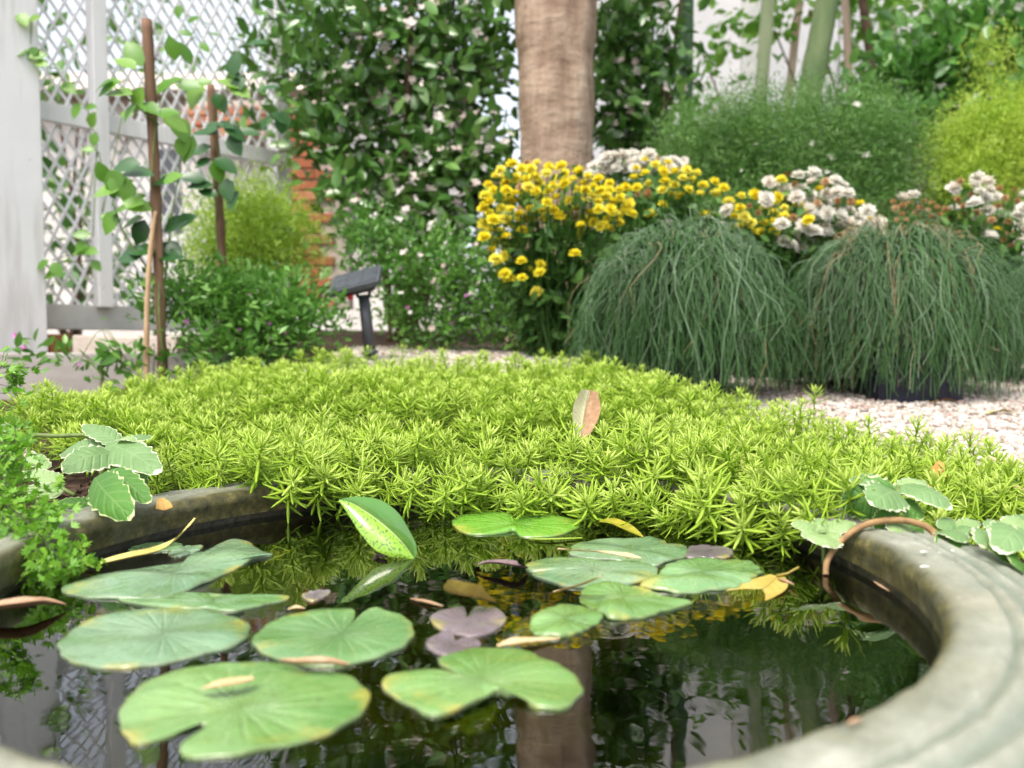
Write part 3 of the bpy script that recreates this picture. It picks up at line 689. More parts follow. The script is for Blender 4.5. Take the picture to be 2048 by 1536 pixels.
fallen('fallen_leaf', 'small orange scrap on the near rim at bottom right', 'leaf',
       [oz(1696,1446,.0245), oz(1712,1441,.0252), oz(1726,1439,.0245)], [.0005,.0010,.0004], M['dead_brown'], seed=21, npt=8)

def speckled():
    """boat-folded speckled leaf standing out of the water on its stalk"""
    cr = [(678,1000,.492),(702,1006,.490),(735,1026,.486),(770,1052,.482),(800,1080,.478),(820,1105,.476),(830,1119,.475)]
    hi = [(678,999,.4925),(715,993,.503),(760,1000,.507),(795,1024,.505),(818,1060,.500),(833,1092,.492),(831,1118,.476)]
    lo = [(678,1001,.4915),(700,1035,.484),(722,1068,.478),(748,1098,.474),(780,1113,.472),(808,1117,.473),(829,1120,.4745)]
    def crv(q): return ribbon_curve(np.array([at(*p) for p in q]))
    def ribbon_curve(a, n=24):
        m = len(a); s = np.linspace(0, m-1, n); k = np.clip(s.astype(int), 0, m-2); t = (s-k)[:, None]
        p0, p1, p2, p3 = a[np.clip(k-1, 0, m-1)], a[k], a[k+1], a[np.clip(k+2, 0, m-1)]
        return .5*(2*p1+(p2-p0)*t+(2*p0-5*p1+4*p2-p3)*t*t+(3*p1-p0-3*p2+p3)*t**3)
    C, Hh, Lo = crv(cr), crv(hi), crv(lo); V = []; U = []
    for u in np.linspace(-1, 1, 13):
        e = Hh if u > 0 else Lo; a = abs(u); bul = math.sin(a*math.pi)*.0022
        V.append(C*(1-a)+e*a + (np.array([0, .3, -1]) if u > 0 else np.array([0, -1, .2]))*bul*np.sin(np.linspace(0, math.pi, 24))[:, None]); U.append(np.full(24, u))
    V = np.stack(V, 1).reshape(-1, 3); U = np.stack(U, 1).ravel()
    t = thing('lily_leaf', 'upright folded leaf with dark speckles rising from the water', 'leaf', tuple(oz(756,1116,0)))
    obj('blade', mk('blade', V, grid_faces(24, 13), {'u': U, 'v': np.repeat(np.linspace(0, 1, 24), 13)}, mats=M['speck']), t)
    v, f = tube([at(772,1112,.474), at(757,1108,.478), oz(752,1118,.0), oz(748,1124,-.02)], [.0012, .0016, .0017, .0017], 8); obj('stalk', mk('stalk', v, f, mats=M['dead_pod']), t)
speckled()

# ------------------------------------------------------------------ sedum mat
SED = [(-.60,1.02),(-.56,.86),(-.47,.78),(-.34,.68),(-.275,.615),(-.205,.60),(-.165,.582),(-.128,.592),(-.06,.592),(-.01,.592),(.06,.575),(.128,.535),(.172,.490),(.205,.468),(.235,.500),(.30,.485),(.42,.47),(.52,.62),(.47,.76),(.40,.88),(.30,1.05),(.24,1.22),(.17,1.40),(-.45,1.42),(-.56,1.22)]
def sedum():
    t = thing('sedum_mat', 'lime green mat of star leaved sedum spilling over the back rim of the bowl', 'sedum', (-.05, .85, T(-.05, .85)))
    # spaced points (dart throwing on a grid)
    N = 110000; x = RNG.uniform(-.64, .54, N); y = RNG.uniform(.45, 1.44, N)
    ok = in_poly(x, y, SED); x, y = x[ok], y[ok]
    cell = {}; keep = []
    for i in range(len(x)):
        mind = .0140+.004*max(0, y[i]-.7)
        if (x[i]-BC[0])**2+(y[i]-BC[1])**2 < .30**2: mind = .0122
        c = (int(x[i]/.02), int(y[i]/.02)); good = True
        for a in (-1, 0, 1):
            for b in (-1, 0, 1):
                for j in cell.get((c[0]+a, c[1]+b), ()):
                    if (x[j]-x[i])**2+(y[j]-y[i])**2 < mind*mind: good = False; break
                if not good: break
            if not good: break
        if good: cell.setdefault(c, []).append(i); keep.append(i)
    x, y = x[keep], y[keep]; n = len(x)
    rb = np.hypot(x-BC[0], y-BC[1]); ang = np.arctan2(y-BC[1], x-BC[0])
    front = np.clip((.30-rb)/.09, 0, 1)                                      # 1 over the water, 0 beyond the rim
    q = x/np.maximum(y, .1)
    low = smooth((q-.15)/.3)
    z = terrain(x, y) + .004 + (RNG.uniform(-.008, .012, n))*(1-.3*front)
    z = np.maximum(z, np.where(rb < .29, .020-.020*np.clip((.236-rb)/.03, 0, 1), -1) + RNG.uniform(-.004, .006, n))
    z = z + .007*np.sin(x*31+1)*np.sin(y*27) + .006*np.sin(x*13+y*17) + .030*np.exp(-((y-.96)/.25)**2)*(1-low)
    z = np.where(rb < .235, np.maximum(z, .001)-.010, z-.010)
    # a few tall sprigs breaking the outline
    S = RNG.uniform(.60, 1.14, n)*(1+.06*np.clip((y-.62)/.6, 0, 1))
    tilt = rad(6)+rad(40)*np.clip(1-(y-.56)/.24, 0, 1)*(1-.35*low)+RNG.normal(0, rad(11), n)
    az = 0
    inward = np.arctan2(BC[1]-y, BC[0]-x)                                    # lean towards the open water
    az = inward+RNG.normal(0, .7, n)
    Z = np.stack([np.sin(tilt)*np.cos(az), np.sin(tilt)*np.sin(az), np.cos(tilt)], -1)
    rot = RNG.uniform(0, 6.28, n)
    X = unit(np.cross(np.stack([np.cos(rot), np.sin(rot), 0*rot], -1), Z)); Yv = np.cross(Z, X)
    R = np.stack([X, Yv, Z], -1); pos = np.stack([x, y, z], -1)
    # named tall sprigs on the skyline: px, py of tip, distance
    tall = [(642,705,1.36),(962,716,1.38),(1190,728,1.36),(1368,765,1.14),(1480,785,1.04),(1628,782,.98),(560,728,1.33),(1060,728,1.38),(860,722,1.38),(420,742,1.25),(215,775,1.08),(1740,842,.88),(1300,752,1.22),(1120,735,1.3),(760,728,1.36)]
    tp = []
    for px, py, d in tall:
        p = at(px, py, d); tp.append(p-np.array([0, 0, .050]))
    pos = np.concatenate([pos, np.array(tp)]); R = np.concatenate([R, np.tile(np.eye(3), (len(tp), 1, 1))]); S = np.concatenate([S, np.full(len(tp), 1.2)])
    n = len(pos)
    k = ~((np.abs(pos[:, 0]-.068) < .020) & (pos[:, 1] > .69) & (pos[:, 1] < .78)); pos, R, S = pos[k], R[k], S[k]; n = len(pos)
    inview = np.abs(pos[:, 0]/pos[:, 1]) < .66
    order = np.argsort(np.where(inview, pos[:, 1], 9)); first = order[:300]; rest = order[300:]
    hi = [A.mesh('sprig', M['sedum']) for A in SPRIG_HI]
    for i, k in enumerate(first): obj('sprig', hi[i % 6], t, mat4(R[k], pos[k], S[k]))
    A = Acc()
    for v in range(5):
        idx = rest[v::5]; tv, tf, tvar = acc_arrays(SPRIG_LO[v] if True else None)
        mid = idx[pos[idx, 1] < .86]; far = idx[pos[idx, 1] >= .86]
        for ii, src in ((mid, SPRIG_LO[v]), (far, SPRIG_LO[v])):
            if not len(ii): continue
            tv, tf, tvar = acc_arrays(src); V, fs, nn = scatter(tv, tf, pos[ii], R[ii], S[ii])
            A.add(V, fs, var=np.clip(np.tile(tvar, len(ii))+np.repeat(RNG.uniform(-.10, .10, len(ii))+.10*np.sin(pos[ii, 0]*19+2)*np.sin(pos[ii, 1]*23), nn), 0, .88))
    obj('sprig_mass', A.mesh('sprig_mass', M['sedum']), t, kind='stuff')
    print('sedum sprigs', n)
sedum()
fallen('fallen_leaf', 'upright dry leaf, half cream half brown, standing in the sedum', 'leaf',
       [at(1159,884,.765), at(1163,862,.765), at(1168,835,.768), at(1173,808,.771), at(1178,780,.771)], [.001,.0085,.0125,.0125,.008], M['dead_split'], normal=(.05, -1, .2), fold=.75, cols=7, seed=30,
       stem=([at(1160,885,.765), at(1156,900,.763), at(1152,922,.761)], [.0011,.0007,.0006]))
fallen('fallen_leaf', 'narrow yellow leaf strip lying steeply on the sedum at right', 'leaf',
       [at(1490,905,.665), at(1494,930,.65), at(1510,960,.63), at(1537,992,.605)], [.001,.0048,.0055,.0022], M['dead_yellow'], normal=(-.3, -.8, .5), seed=31, curl=.25)
fallen('fallen_leaf', 'orange brown leaf scrap in the sedum behind the tall trailing plant', 'leaf',
       [at(1872,955,.60), at(1878,942,.605), at(1886,926,.61)], [.004,.0055,.0035], M['dead_orange'], normal=(0, -1, .5), seed=32, jag=.2)
fallen('fallen_leaf', 'small orange leaf tip showing behind the trailing plant leaf', 'leaf',
       [at(1862,968,.575), at(1868,978,.572), at(1874,985,.57)], [.003,.0035,.001], M['dead_orange'], normal=(0, -1, .5), seed=33)
fallen('fallen_leaf', 'pale dry leaf at the right edge of the sedum', 'leaf',
       [at(1975,912,.68), at(1992,921,.675), at(2008,928,.67)], [.002,.004,.001], M['dead_straw'], seed=34)
fallen('fallen_leaf', 'reddish scrap lying in the sedum at the right picture edge', 'leaf',
       [at(2025,970,.58), at(2040,978,.575), at(2056,985,.57)], [.002,.004,.002], M['dead_brown'], seed=35)
for lab, P_, Wd, mm in (('yellow leaf lying on the gravel at far right', [(1968,828),(2000,822),(2040,826)], .009, 'dead_yellow'), ('orange leaf on the gravel in front of the yellow one', [(1860,806),(1885,800),(1915,802)], .006, 'dead_orange'),
                        ('brown leaf on the gravel close to the right hand grass mound', [(1900,778),(1930,772),(1955,776)], .007, 'dead_brown'), ('long dry leaf with brown spots on the gravel behind the sedum', [(1490,822),(1520,830),(1556,842)], .009, 'dead_orange')):
    pts = []
    for px, py in P_:
        d = 1.0
        for _ in range(30):
            p = at(px, py, d); d += (p[2]-(T(p[0], p[1])+.016))*6; d = min(max(d, .7), 2.2)
        pts.append(at(px, py, d))
    fallen('fallen_leaf', lab, 'leaf', pts, [.001, Wd, .001], M[mm], seed=len(lab), curl=.3, group='dry leaves on the gravel')

# ------------------------------------------------------------------ trailing plants with cream edged leaves
def bigleaf(base, tip, halfw, normal, droop=.12, n=16, cols=11, cup=.18, seed=0, scal=.12):
    base, tip = np.asarray(base, float), np.asarray(tip, float); L = np.linalg.norm(tip-base); r = np.random.default_rng(seed)
    t = np.linspace(0, 1, n); y = unit(tip-base); N = np.asarray(normal, float); x = unit(np.cross(y, N)); nn = np.cross(x, y)
    wv = halfw*np.sin(np.pi*np.clip(t*.97+.03, 0, 1)**.80)**.52; wv[0] = halfw*.10; wv[-1] = halfw*.12
    C = base+(tip-base)*t[:, None]+nn*(droop*L*(np.sin(t*math.pi*.9)))[:, None]
    V = []; U = []; VV = []; E = []
    for u in np.linspace(-1, 1, cols):
        sc = 1+(scal*np.sin(t*n*2.4+seed) if abs(u) == 1 else 0)
        wob = .05*halfw*np.sin(t*9+u*3+seed)*abs(u)
        V.append(C+x*(u*wv*sc)[:, None]+nn*(-cup*wv*u*u+wob)[:, None]); U.append(np.full(n, u)); VV.append(t)
        E.append(np.maximum(abs(u)**1.3, np.where(t > .82, (t-.55)/.45, 0)))
    f = lambda a: np.stack(a, 1)
    return f(V).reshape(-1, 3), [grid_faces(n, cols)], f(U).ravel(), f(VV).ravel(), f(E).ravel()
def plect(name, label, base, stems, leaves, group='cream edged trailing plants by the bowl'):
    t = thing(name, label, 'plant', tuple(base), group)
    for P, r in stems:
        v, f = tube(P, r, 7); obj('stem', mk('stem', v, f, mats=M['greenstem']), t)
    for i, (b, tp, hw, nrm, m, dr) in enumerate(leaves):
        V, fs, U, VV, E = bigleaf(b, tp, hw, nrm, dr, seed=i*3+len(label))
        obj('leaf', mk('leaf', V, fs, {'u': U, 'v': VV, 'e': E}, mats=M[m]), t)
    return t
UPF = (0, -.45, 1)
plect('trailing_plant', 'cream edged plant with large rounded leaves drooping over the left rim', at(190,985,.60),
      [([at(178,1000,.600), at(198,965,.592), at(212,935,.59), at(225,900,.59), at(235,882,.59)], [.0026,.0024,.002,.0016,.001]),
       ([at(60,870,.66), at(110,872,.65), at(170,870,.62), at(222,890,.595)], [.0018,.0018,.0016,.0012])],
      [(at(238,884,.59), at(166,851,.605), .0085, (0, -.5, 1), 'plect', .06), (at(216,888,.588), at(322,950,.555), .0130, (-.1, -.75, 1), 'plect', .10),
       (at(207,898,.592), at(124,912,.60), .0105, (.1, -.7, 1), 'plect', .16), (at(226,908,.575), at(124,946,.55), .0130, (.1, -.9, .8), 'plect', .20),
       (at(190,955,.53), at(270,1040,.463), .0125, (-.2, -.9, .6), 'plect_dark', .08), (at(220,940,.53), at(302,1008,.49), .0085, (0, -.8, .8), 'plect_dark', .06),
       (at(262,925,.585), at(288,985,.575), .0070, (.8, -.6, .3), 'plect_dark', .12), (at(250,880,.592), at(304,874,.61), .0075, (0, -.4, 1), 'plect', .10),
       (at(222,935,.595), at(252,962,.59), .0090, (.2, -1, .3), 'plect_dark', .05), (at(240,885,.588), at(272,888,.580), .0045, (0, -.3, 1), 'plect_pale', .30)])
plect('trailing_plant', 'low pale cream edged plant lying flat on the soil at far left', at(90,965,.62),
      [([at(150,990,.60), at(100,965,.615), at(30,935,.64)], [.0016, .0015, .0012])],
      [(at(120,960,.615), at(45,945,.63), .0080, (0, -.5, 1), 'plect_pale', .05), (at(125,985,.60), at(50,975,.60), .0085, (0, -.5, 1), 'plect_pale', .06),
       (at(185,1005,.585), at(112,1008,.575), .0085, (0, -.6, 1), 'plect_dark', .03), (at(95,938,.64), at(55,905,.66), .0065, (0, -.5, 1), 'plect_pale', .05),
       (at(40,850,.72), at(-25,862,.70), .0090, (0, -.5, 1), 'plect', .08), (at(60,875,.70), at(5,905,.68), .0080, (0, -.5, 1), 'plect', .08)])
plect('trailing_plant', 'tall cream edged plant on the right rim, leaves arching over the brown vine', at(1790,1075,.455),
      [([at(1795,1078,.452), at(1792,1040,.462), at(1790,1000,.47), at(1796,972,.475)], [.0022, .002, .0018, .0012])],
      [(at(1792,978,.475), at(1698,962,.485), .0090, (0, -.35, 1), 'plect', .16), (at(1798,972,.475), at(1902,1024,.455), .0100, (.25, -.7, 1), 'plect', .17),
       (at(1792,985,.47), at(1682,1012,.48), .0135, (0, -1, .35), 'plect_dark', .04), (at(1796,985,.468), at(1738,1012,.450), .0125, (0, -.75, .9), 'plect', .14),
       (at(1795,985,.476), at(1850,965,.49), .0075, (0, -.4, 1), 'plect_pale', .12), (at(1800,1000,.468), at(1845,1040,.46), .0070, (.3, -.9, .3), 'plect_dark', .08),
       (at(1790,1030,.462), at(1750,1062,.452), .0080, (-.2, -1, .3), 'plect_dark', .05), (at(1795,1035,.458), at(1800,1078,.445), .0085, (0, -1, .2), 'plect_pale', .06),
       (at(1800,1035,.460), at(1845,1075,.452), .0080, (.2, -1, .3), 'plect_dark', .06), (at(1790,1060,.450), at(1795,1102,.436), .0050, (0, -1, .4), 'plect_pale', .04)])
plect('trailing_plant', 'small rosette of round pale leaves above the water where the vine dips', at(1648,1110,.450),
      [([at(1648,1128,.448), at(1647,1095,.452), at(1646,1070,.455)], [.0014, .0013, .001])],
      [(at(1646,1068,.455), at(1648,1096,.440), .0105, (0, -.7, .8), 'plect_pale', .16), (at(1644,1066,.456), at(1582,1050,.458), .0060, (0, -.5, 1), 'plect_pale', .14),
       (at(1648,1066,.456), at(1710,1048,.458), .0058, (0, -.5, 1), 'plect_pale', .14), (at(1645,1062,.458), at(1646,1038,.468), .0065, (0, -.6, 1), 'plect_pale', .12),
       (at(1644,1068,.454), at(1604,1074,.448), .0055, (0, -.6, 1), 'plect_pale', .10), (at(1648,1068,.454), at(1684,1078,.448), .0050, (0, -.6, 1), 'plect_pale', .10),
       (at(1646,1066,.452), at(1640,1052,.455), .0030, (0, -.7, .6), 'plect_pale', .2)])
plect('trailing_plant', 'short cream edged plant at the end of the vine on the outer rim', at(1900,1085,.44),
      [([at(1872,1072,.445), at(1900,1080,.440), at(1935,1062,.45)], [.0016, .0015, .0012])],
      [(at(1880,1062,.445), at(1932,1088,.425), .0075, (.1, -.7, .9), 'plect', .16), (at(1885,1060,.448), at(1905,1040,.46), .0055, (0, -.6, 1), 'plect', .1),
       (at(1890,1080,.438), at(1875,1095,.43), .0055, (-.2, -1, .3), 'plect_dark', .1), (at(1910,1062,.445), at(1962,1068,.44), .0060, (.1, -.5, 1), 'plect', .15),
       (at(1915,1058,.45), at(1958,1045,.46), .0050, (0, -.5, 1), 'plect_pale', .12), (at(1900,1080,.436), at(1935,1100,.425), .0055, (.2, -1, .3), 'plect_dark', .1)])
plect('trailing_plant', 'cream edged plant hanging over the outer rim at the right picture edge', at(2010,1100,.41),
      [([at(1940,1066,.435), at(1990,1075,.425), at(2050,1078,.415)], [.0017, .0016, .0014])],
      [(at(1985,1065,.425), at(1962,1098,.405), .0085, (-.2, -.8, .8), 'plect', .14), (at(2040,1060,.415), at(1990,1110,.39), .0110, (-.3, -.8, .8), 'plect', .18),
       (at(2000,1062,.43), at(1978,1040,.44), .0065, (0, -.5, 1), 'plect', .12), (at(2020,1060,.43), at(2035,1036,.44), .0065, (0, -.5, 1), 'plect_pale', .12),
       (at(2045,1062,.42), at(2075,1100,.395), .0105, (.2, -.8, .8), 'plect', .16), (at(1990,1090,.41), at(2012,1128,.395), .0075, (.1, -1, .3), 'plect_dark', .1),
       (at(2020,1100,.40), at(2040,1142,.385), .0080, (.2, -1, .2), 'plect_dark', .08), (at(2030,1052,.435), at(2070,1040,.44), .007, (0, -.5, 1), 'plect', .12)])
VP = [at(1652,1150,.440), at(1656,1118,.444), at(1690,1075,.448), at(1735,1048,.450), at(1790,1040,.450), at(1840,1048,.449), at(1868,1066,.446), at(1866,1086,.440)]
vq = spline(np.array(VP+VP[-2:0:-1]), 120); vq = vq[:int(np.argmin(np.linalg.norm(vq-VP[-1], axis=1)))+1]
v, f = tube(vq, np.linspace(.0017, .0021, len(vq)), 8)
vt = thing('brown_vine', 'bare brown vine stem looping from the rim down into the water', 'vine', tuple(onz(1655,1150,0)))
obj('stem', mk('stem', v, f, mats=M['vine']), vt)
A = Acc()
for i in range(9):
    b = at(1653+random.uniform(-3, 3), 1140, .4405); v, f = tube([b, b+np.array([random.uniform(-.004, .006), random.uniform(-.004, .004), -.008]), b+np.array([random.uniform(-.008, .012), random.uniform(-.006, .006), -.02])], [.0004, .0003, .0002], 4); A.add(v, f)
obj('roots', A.mesh('roots', M['blackstem']), vt)
# white petal bits on the rim
for i, (px, py, s, lab) in enumerate(((1848,1104,.0022,'white petal on the rim just below the trailing plant'), (1850,1134,.0026,'white oval petal on the rim edge, below the first petal'), (1880,1106,.001,'tiny white crumb on the rim beside the upper petal'))):
    p = onz(px, py, .0238); s *= .7; V, fs, U, VV = ribbon([p+[-s*1.2, 0, 0], p+[0, 0, .0002], p+[s*1.2, .0, 0]], [s*.3, s*.6, s*.3], UP, npt=8)
    tag(obj('white_petal', mk('white_petal', V, fs, mats=M['whitebit'])), lab, 'petal', 'white petals fallen on the rim')

# ------------------------------------------------------------------ fern at left
def fern():
    t = thing('maidenhair_fern', 'bright green maidenhair fern with black wiry stems at the left edge', 'fern', tuple(at(-40,1010,.47)))
    fr = [[(-60,1000,.47),(-45,1060,.455),(-15,1110,.44),(15,1150,.43)], [(-60,1000,.47),(-50,1080,.45),(-20,1140,.43),(25,1165,.42)], [(-60,1000,.47),(10,1010,.455),(70,1060,.435),(130,1130,.42)], [(-60,1000,.47),(0,1030,.45),(50,1100,.43),(95,1165,.42)], [(-60,1000,.47),(-10,1060,.45),(25,1130,.43),(45,1185,.42)],
          [(-60,1000,.47),(-30,960,.47),(0,920,.475),(30,880,.48)], [(-60,1000,.47),(0,980,.50),(20,930,.52),(30,850,.54)],
          [(-60,900,.50),(-30,800,.52),(0,735,.54),(28,752,.55)], [(-60,1000,.47),(20,1060,.46),(80,1090,.45),(150,1130,.44)], [(-60,1000,.47),(-20,1080,.44),(0,1140,.43),(10,1180,.42)], [(-60,1000,.47),(10,980,.47),(60,1010,.46),(95,1030,.455)]]
    A = Acc(); pos = []; di = []; nr = []; sz = []
    for q in fr:
        P = np.array([at(*p) for p in q]); s = np.linspace(0, 3, 30); k = np.clip(s.astype(int), 0, 2); tt = (s-k)[:, None]
        p0, p1, p2, p3 = P[np.clip(k-1, 0, 3)], P[k], P[k+1], P[np.clip(k+2, 0, 3)]
        C = .5*(2*p1+(p2-p0)*tt+(2*p0-5*p1+4*p2-p3)*tt*tt+(3*p1-p0-3*p2+p3)*tt**3)
        v, f = tube(C, np.linspace(.0006, .0002, 30), 5); st = obj('stem', mk('stem', v, f, mats=M['blackstem']), t)
        for i in range(6, 30):
            if RNG.random() < .22: continue
            dirn = unit(C[min(i+1, 29)]-C[i-1])
            for side in (-1, 1):
                sl = RNG.uniform(.010, .030)*(1-(i-6)/40); a = unit(np.cross(dirn, [0, -.6, 1]))*side
                br = unit(a+dirn*.6+RNG.normal(0, .3, 3)+np.array([0, 0, -.15])); e = C[i]+br*sl
                v, f = tube([C[i], C[i]+br*sl*.5+[0, 0, .001], e], [.00022, .00018, .00014], 3, False); A.add(v, f)
                for m_ in range(4):
                    p = C[i]+br*sl*(m_+1)/4; pos.append(p+RNG.normal(0, .0015, 3)); di.append(br*.5+RNG.normal(0, .7, 3)+np.array([0, 0, .2])); nr.append(np.array([0, -.7, .7])+RNG.normal(0, .5, 3)); sz.append(RNG.uniform(.0034, .0060))
    obj('side_stems', A.mesh('side_stems', M['blackstem']), t)
    pos, di, nr, sz = map(np.array, (pos, di, nr, sz)); R = frames(di, nr)
    near = np.argsort(pos[:, 1]*np.where(pos[:, 0]/pos[:, 1] > -.66, 1, 5))
    lm = mk('leaflet', TL_fan[0], TL_fan[1], mats=M['fern'])
    for k in near[:300]: obj('leaflet', lm, t, mat4(R[k], pos[k], sz[k]))
    k = near[300:]; V, fs, nn = scatter(TL_fan[0], TL_fan[1], pos[k], R[k], sz[k]); B = Acc(); B.add(V, fs, var=np.repeat(RNG.random(len(k)), nn))
    obj('leaflet_mass', B.mesh('leaflet_mass', M['fern']), t, kind='stuff')
fern()
# bark chips and little pale stones on the soil at left
def chips():
    A = Acc(); n = 260
    for i in range(n):
        x, y = RNG.uniform(-.5, -.26), RNG.uniform(.56, .84)
        if math.hypot(x-BC[0], y-BC[1]) < .275: continue
        L = RNG.uniform(.004, .014); a = RNG.uniform(0, 3.14); R = Matrix.Rotation(a, 3, 'Z') @ Matrix.Rotation(RNG.uniform(-.5, .5), 3, 'X')
        V, f = box((x, y, T(x, y)+.006+RNG.uniform(0, .006)), (L, L*.4, .002), np.array(R)); A.add(V, f, var=RNG.random())
    tag(obj('bark_chips', A.mesh('bark_chips', M['bark'], False)), 'dark bark chips strewn on the soil at left', 'bark chips', kind='stuff')
    for i, (px, py) in enumerate(((48,905),(62,912),(38,912))):
        p = onz(px, py, .035); r = np.random.default_rng(i)
        import bmesh
        bm = bmesh.new(); bmesh.ops.create_icosphere(bm, subdivisions=2, radius=1)
        for v_ in bm.verts: v_.co *= 1+.12*math.sin(v_.co.x*4+i)+.08*math.cos(v_.co.y*5)
        V = np.array([v_.co[:] for v_ in bm.verts])*[.0058, .005, .0042]+p; fs = [np.array([[q.index for q in f_.verts] for f_ in bm.faces])]; bm.free()
        tag(obj('pebble', mk('pebble', V, fs, mats=M['pebble'])), ('middle pinkish pebble of three on the dark soil by the fern', 'pebble nearest the cream edged plant, rightmost of three by the fern', 'leftmost pebble of three on the soil, touching the fern')[i], 'pebble', 'three pebbles beside the fern')
chips()

# ------------------------------------------------------------------ bushes
def clouds(blobs, n, per=14, cs=.05, shell=.45, flat=1.0):
    """leaf places: clumps inside ellipsoids; returns positions and outward directions"""
    wts = np.array([b[6] for b in blobs], float); wts /= wts.sum(); P = []; Dn = []
    for b, wt in zip(blobs, wts):
        m = max(1, int(n*wt)); K = max(1, m//per); c = np.array(b[:3]); r = np.array(b[3:6])
        u = unit(RNG.normal(size=(K, 3))); q = (shell+(1-shell)*RNG.random(K))[:, None]
        cc = c+u*r*q; idx = RNG.integers(0, K, m); p = cc[idx]+RNG.normal(size=(m, 3))*cs
        P.append(p); Dn.append(unit(u[idx]*.7+unit(RNG.normal(size=(m, 3)))*.9))
    return np.concatenate(P), np.concatenate(Dn)
def bush(name, label, cat, base, blobs, n, tpl, size, m, n_ind=300, per=14, cs=.05, shell=.45, up=.35, nup=.8, stems=6, stem_m='bark', stem_r=.006, group=None, leafname='leaf', massname='foliage'):
    t = thing(name, label, cat, tuple(base), group)
    P, Dn = clouds(blobs, n, per, cs, shell); k = P[:, 2] > terrain(P[:, 0], P[:, 1])+.01; P, Dn = P[k], Dn[k]
    Dn = Dn+np.array([0, 0, up]); N = unit(RNG.normal(size=P.shape)*.8+np.array([0, -.25, nup])); R = frames(Dn, N); S = RNG.uniform(size[0], size[1], len(P))
    vis = (np.abs(P[:, 0]/P[:, 1]) < .66) & ((P[:, 2]-HC)/P[:, 1] < .45)
    order = np.argsort(np.where(vis, P[:, 1]-S*2, 99)); n_ind = min(n_ind, int(vis.sum()))
    if n_ind:
        lm = mk(leafname, tpl[0], tpl[1], mats=m)
        for i in order[:n_ind]: obj(leafname, lm, t, mat4(R[i], P[i], S[i]))
    ii = order[n_ind:]
    if len(ii):
        V, fs, nn = scatter(tpl[0], tpl[1], P[ii], R[ii], S[ii]); A = Acc(); q = P[ii]
        tone = .5+.5*np.sin(q[:, 0]*29+1.3*np.sin(q[:, 2]*17))*np.sin(q[:, 2]*37+q[:, 1]*21)           # sprays of older and younger growth
        A.add(V, fs, var=np.repeat(np.clip(.45*RNG.random(len(ii))+.55*tone, 0, .995), nn))
        obj(massname, A.mesh(massname, m), t, kind='stuff')
    for i in range(stems):
        b = np.array(base)+np.append(RNG.normal(0, .02, 2), -.02); e = P[RNG.integers(0, len(P))]; mid = (b+e)/2+RNG.normal(0, .03, 3)+np.array([0, 0, .05])
        v, f = tube(spline(np.array([b, mid, e, mid]), 24)[:13], np.linspace(stem_r, stem_r*.35, 13), 5); obj('stem', mk('stem', v, f, mats=M[stem_m]), t)
    return t, P
def blossoms(t, P, n, size, m, name='flower', tv=None, facing=(0, -.7, .6), front=True, sel=None):
    vis = np.where((np.abs(P[:, 0]/P[:, 1]) < .66) & ((P[:, 2]-HC)/P[:, 1] < .42))[0]
    if sel is not None: vis = vis[sel(P[vis])]
    sc = P[vis, 1]+RNG.uniform(0, .15, len(vis)); idx = vis[np.argsort(sc)][:max(n*3, len(vis)//4)]; idx = RNG.choice(idx, min(n, len(idx)), replace=False)
    for i in idx:
        s = RNG.uniform(*size); N = unit(np.array([facing])+RNG.normal(0, .4, (1, 3))); up_ = unit(RNG.normal(size=(1, 3))); R = frames(np.cross(N, up_), N)[0]
        obj(name, tv[RNG.integers(0, len(tv))], t, mat4(R, P[i]+np.array([0, -.012, .006]), s))
def mesh_pom(m): return [A.mesh('flower', m) for A in POM]
def mesh_five(m):
    out = []
    for s in range(3):
        r = np.random.default_rng(s); A = Acc()
        for j in range(6):
            az = j*2*math.pi/6+r.uniform(-.2, .2); e = rad(25+r.uniform(-20, 25)); d = np.array([[math.cos(az)*math.cos(e), math.sin(az)*math.cos(e), math.sin(e)]])
            R = frames(d, np.array([[0, 0, 1.0]]))[0]; A.add((TL_round[0]*[1, 1, 1]) @ R.T, TL_round[1])
        out.append(A.mesh('flower', m))
    return out
def base_at(px, d): 
    x = (px-1024)/F*d; return np.array([x, d, T(x, d)])
def blob(px, py, d, rx, rz, ry=None, wt=1.0):
    """ellipsoid centred where photo pixel (px,py) meets distance d; radii given in pixels across and up"""
    c = at(px, py, d); return (c[0], c[1], c[2], rx*d/F, (ry if ry else min(rx, rz)*d/F), rz*d/F, wt)

five_pw = mesh_five(M['pinkwhite']); five_mag = mesh_five(M['magenta']); five_wh = mesh_five(M['white'])
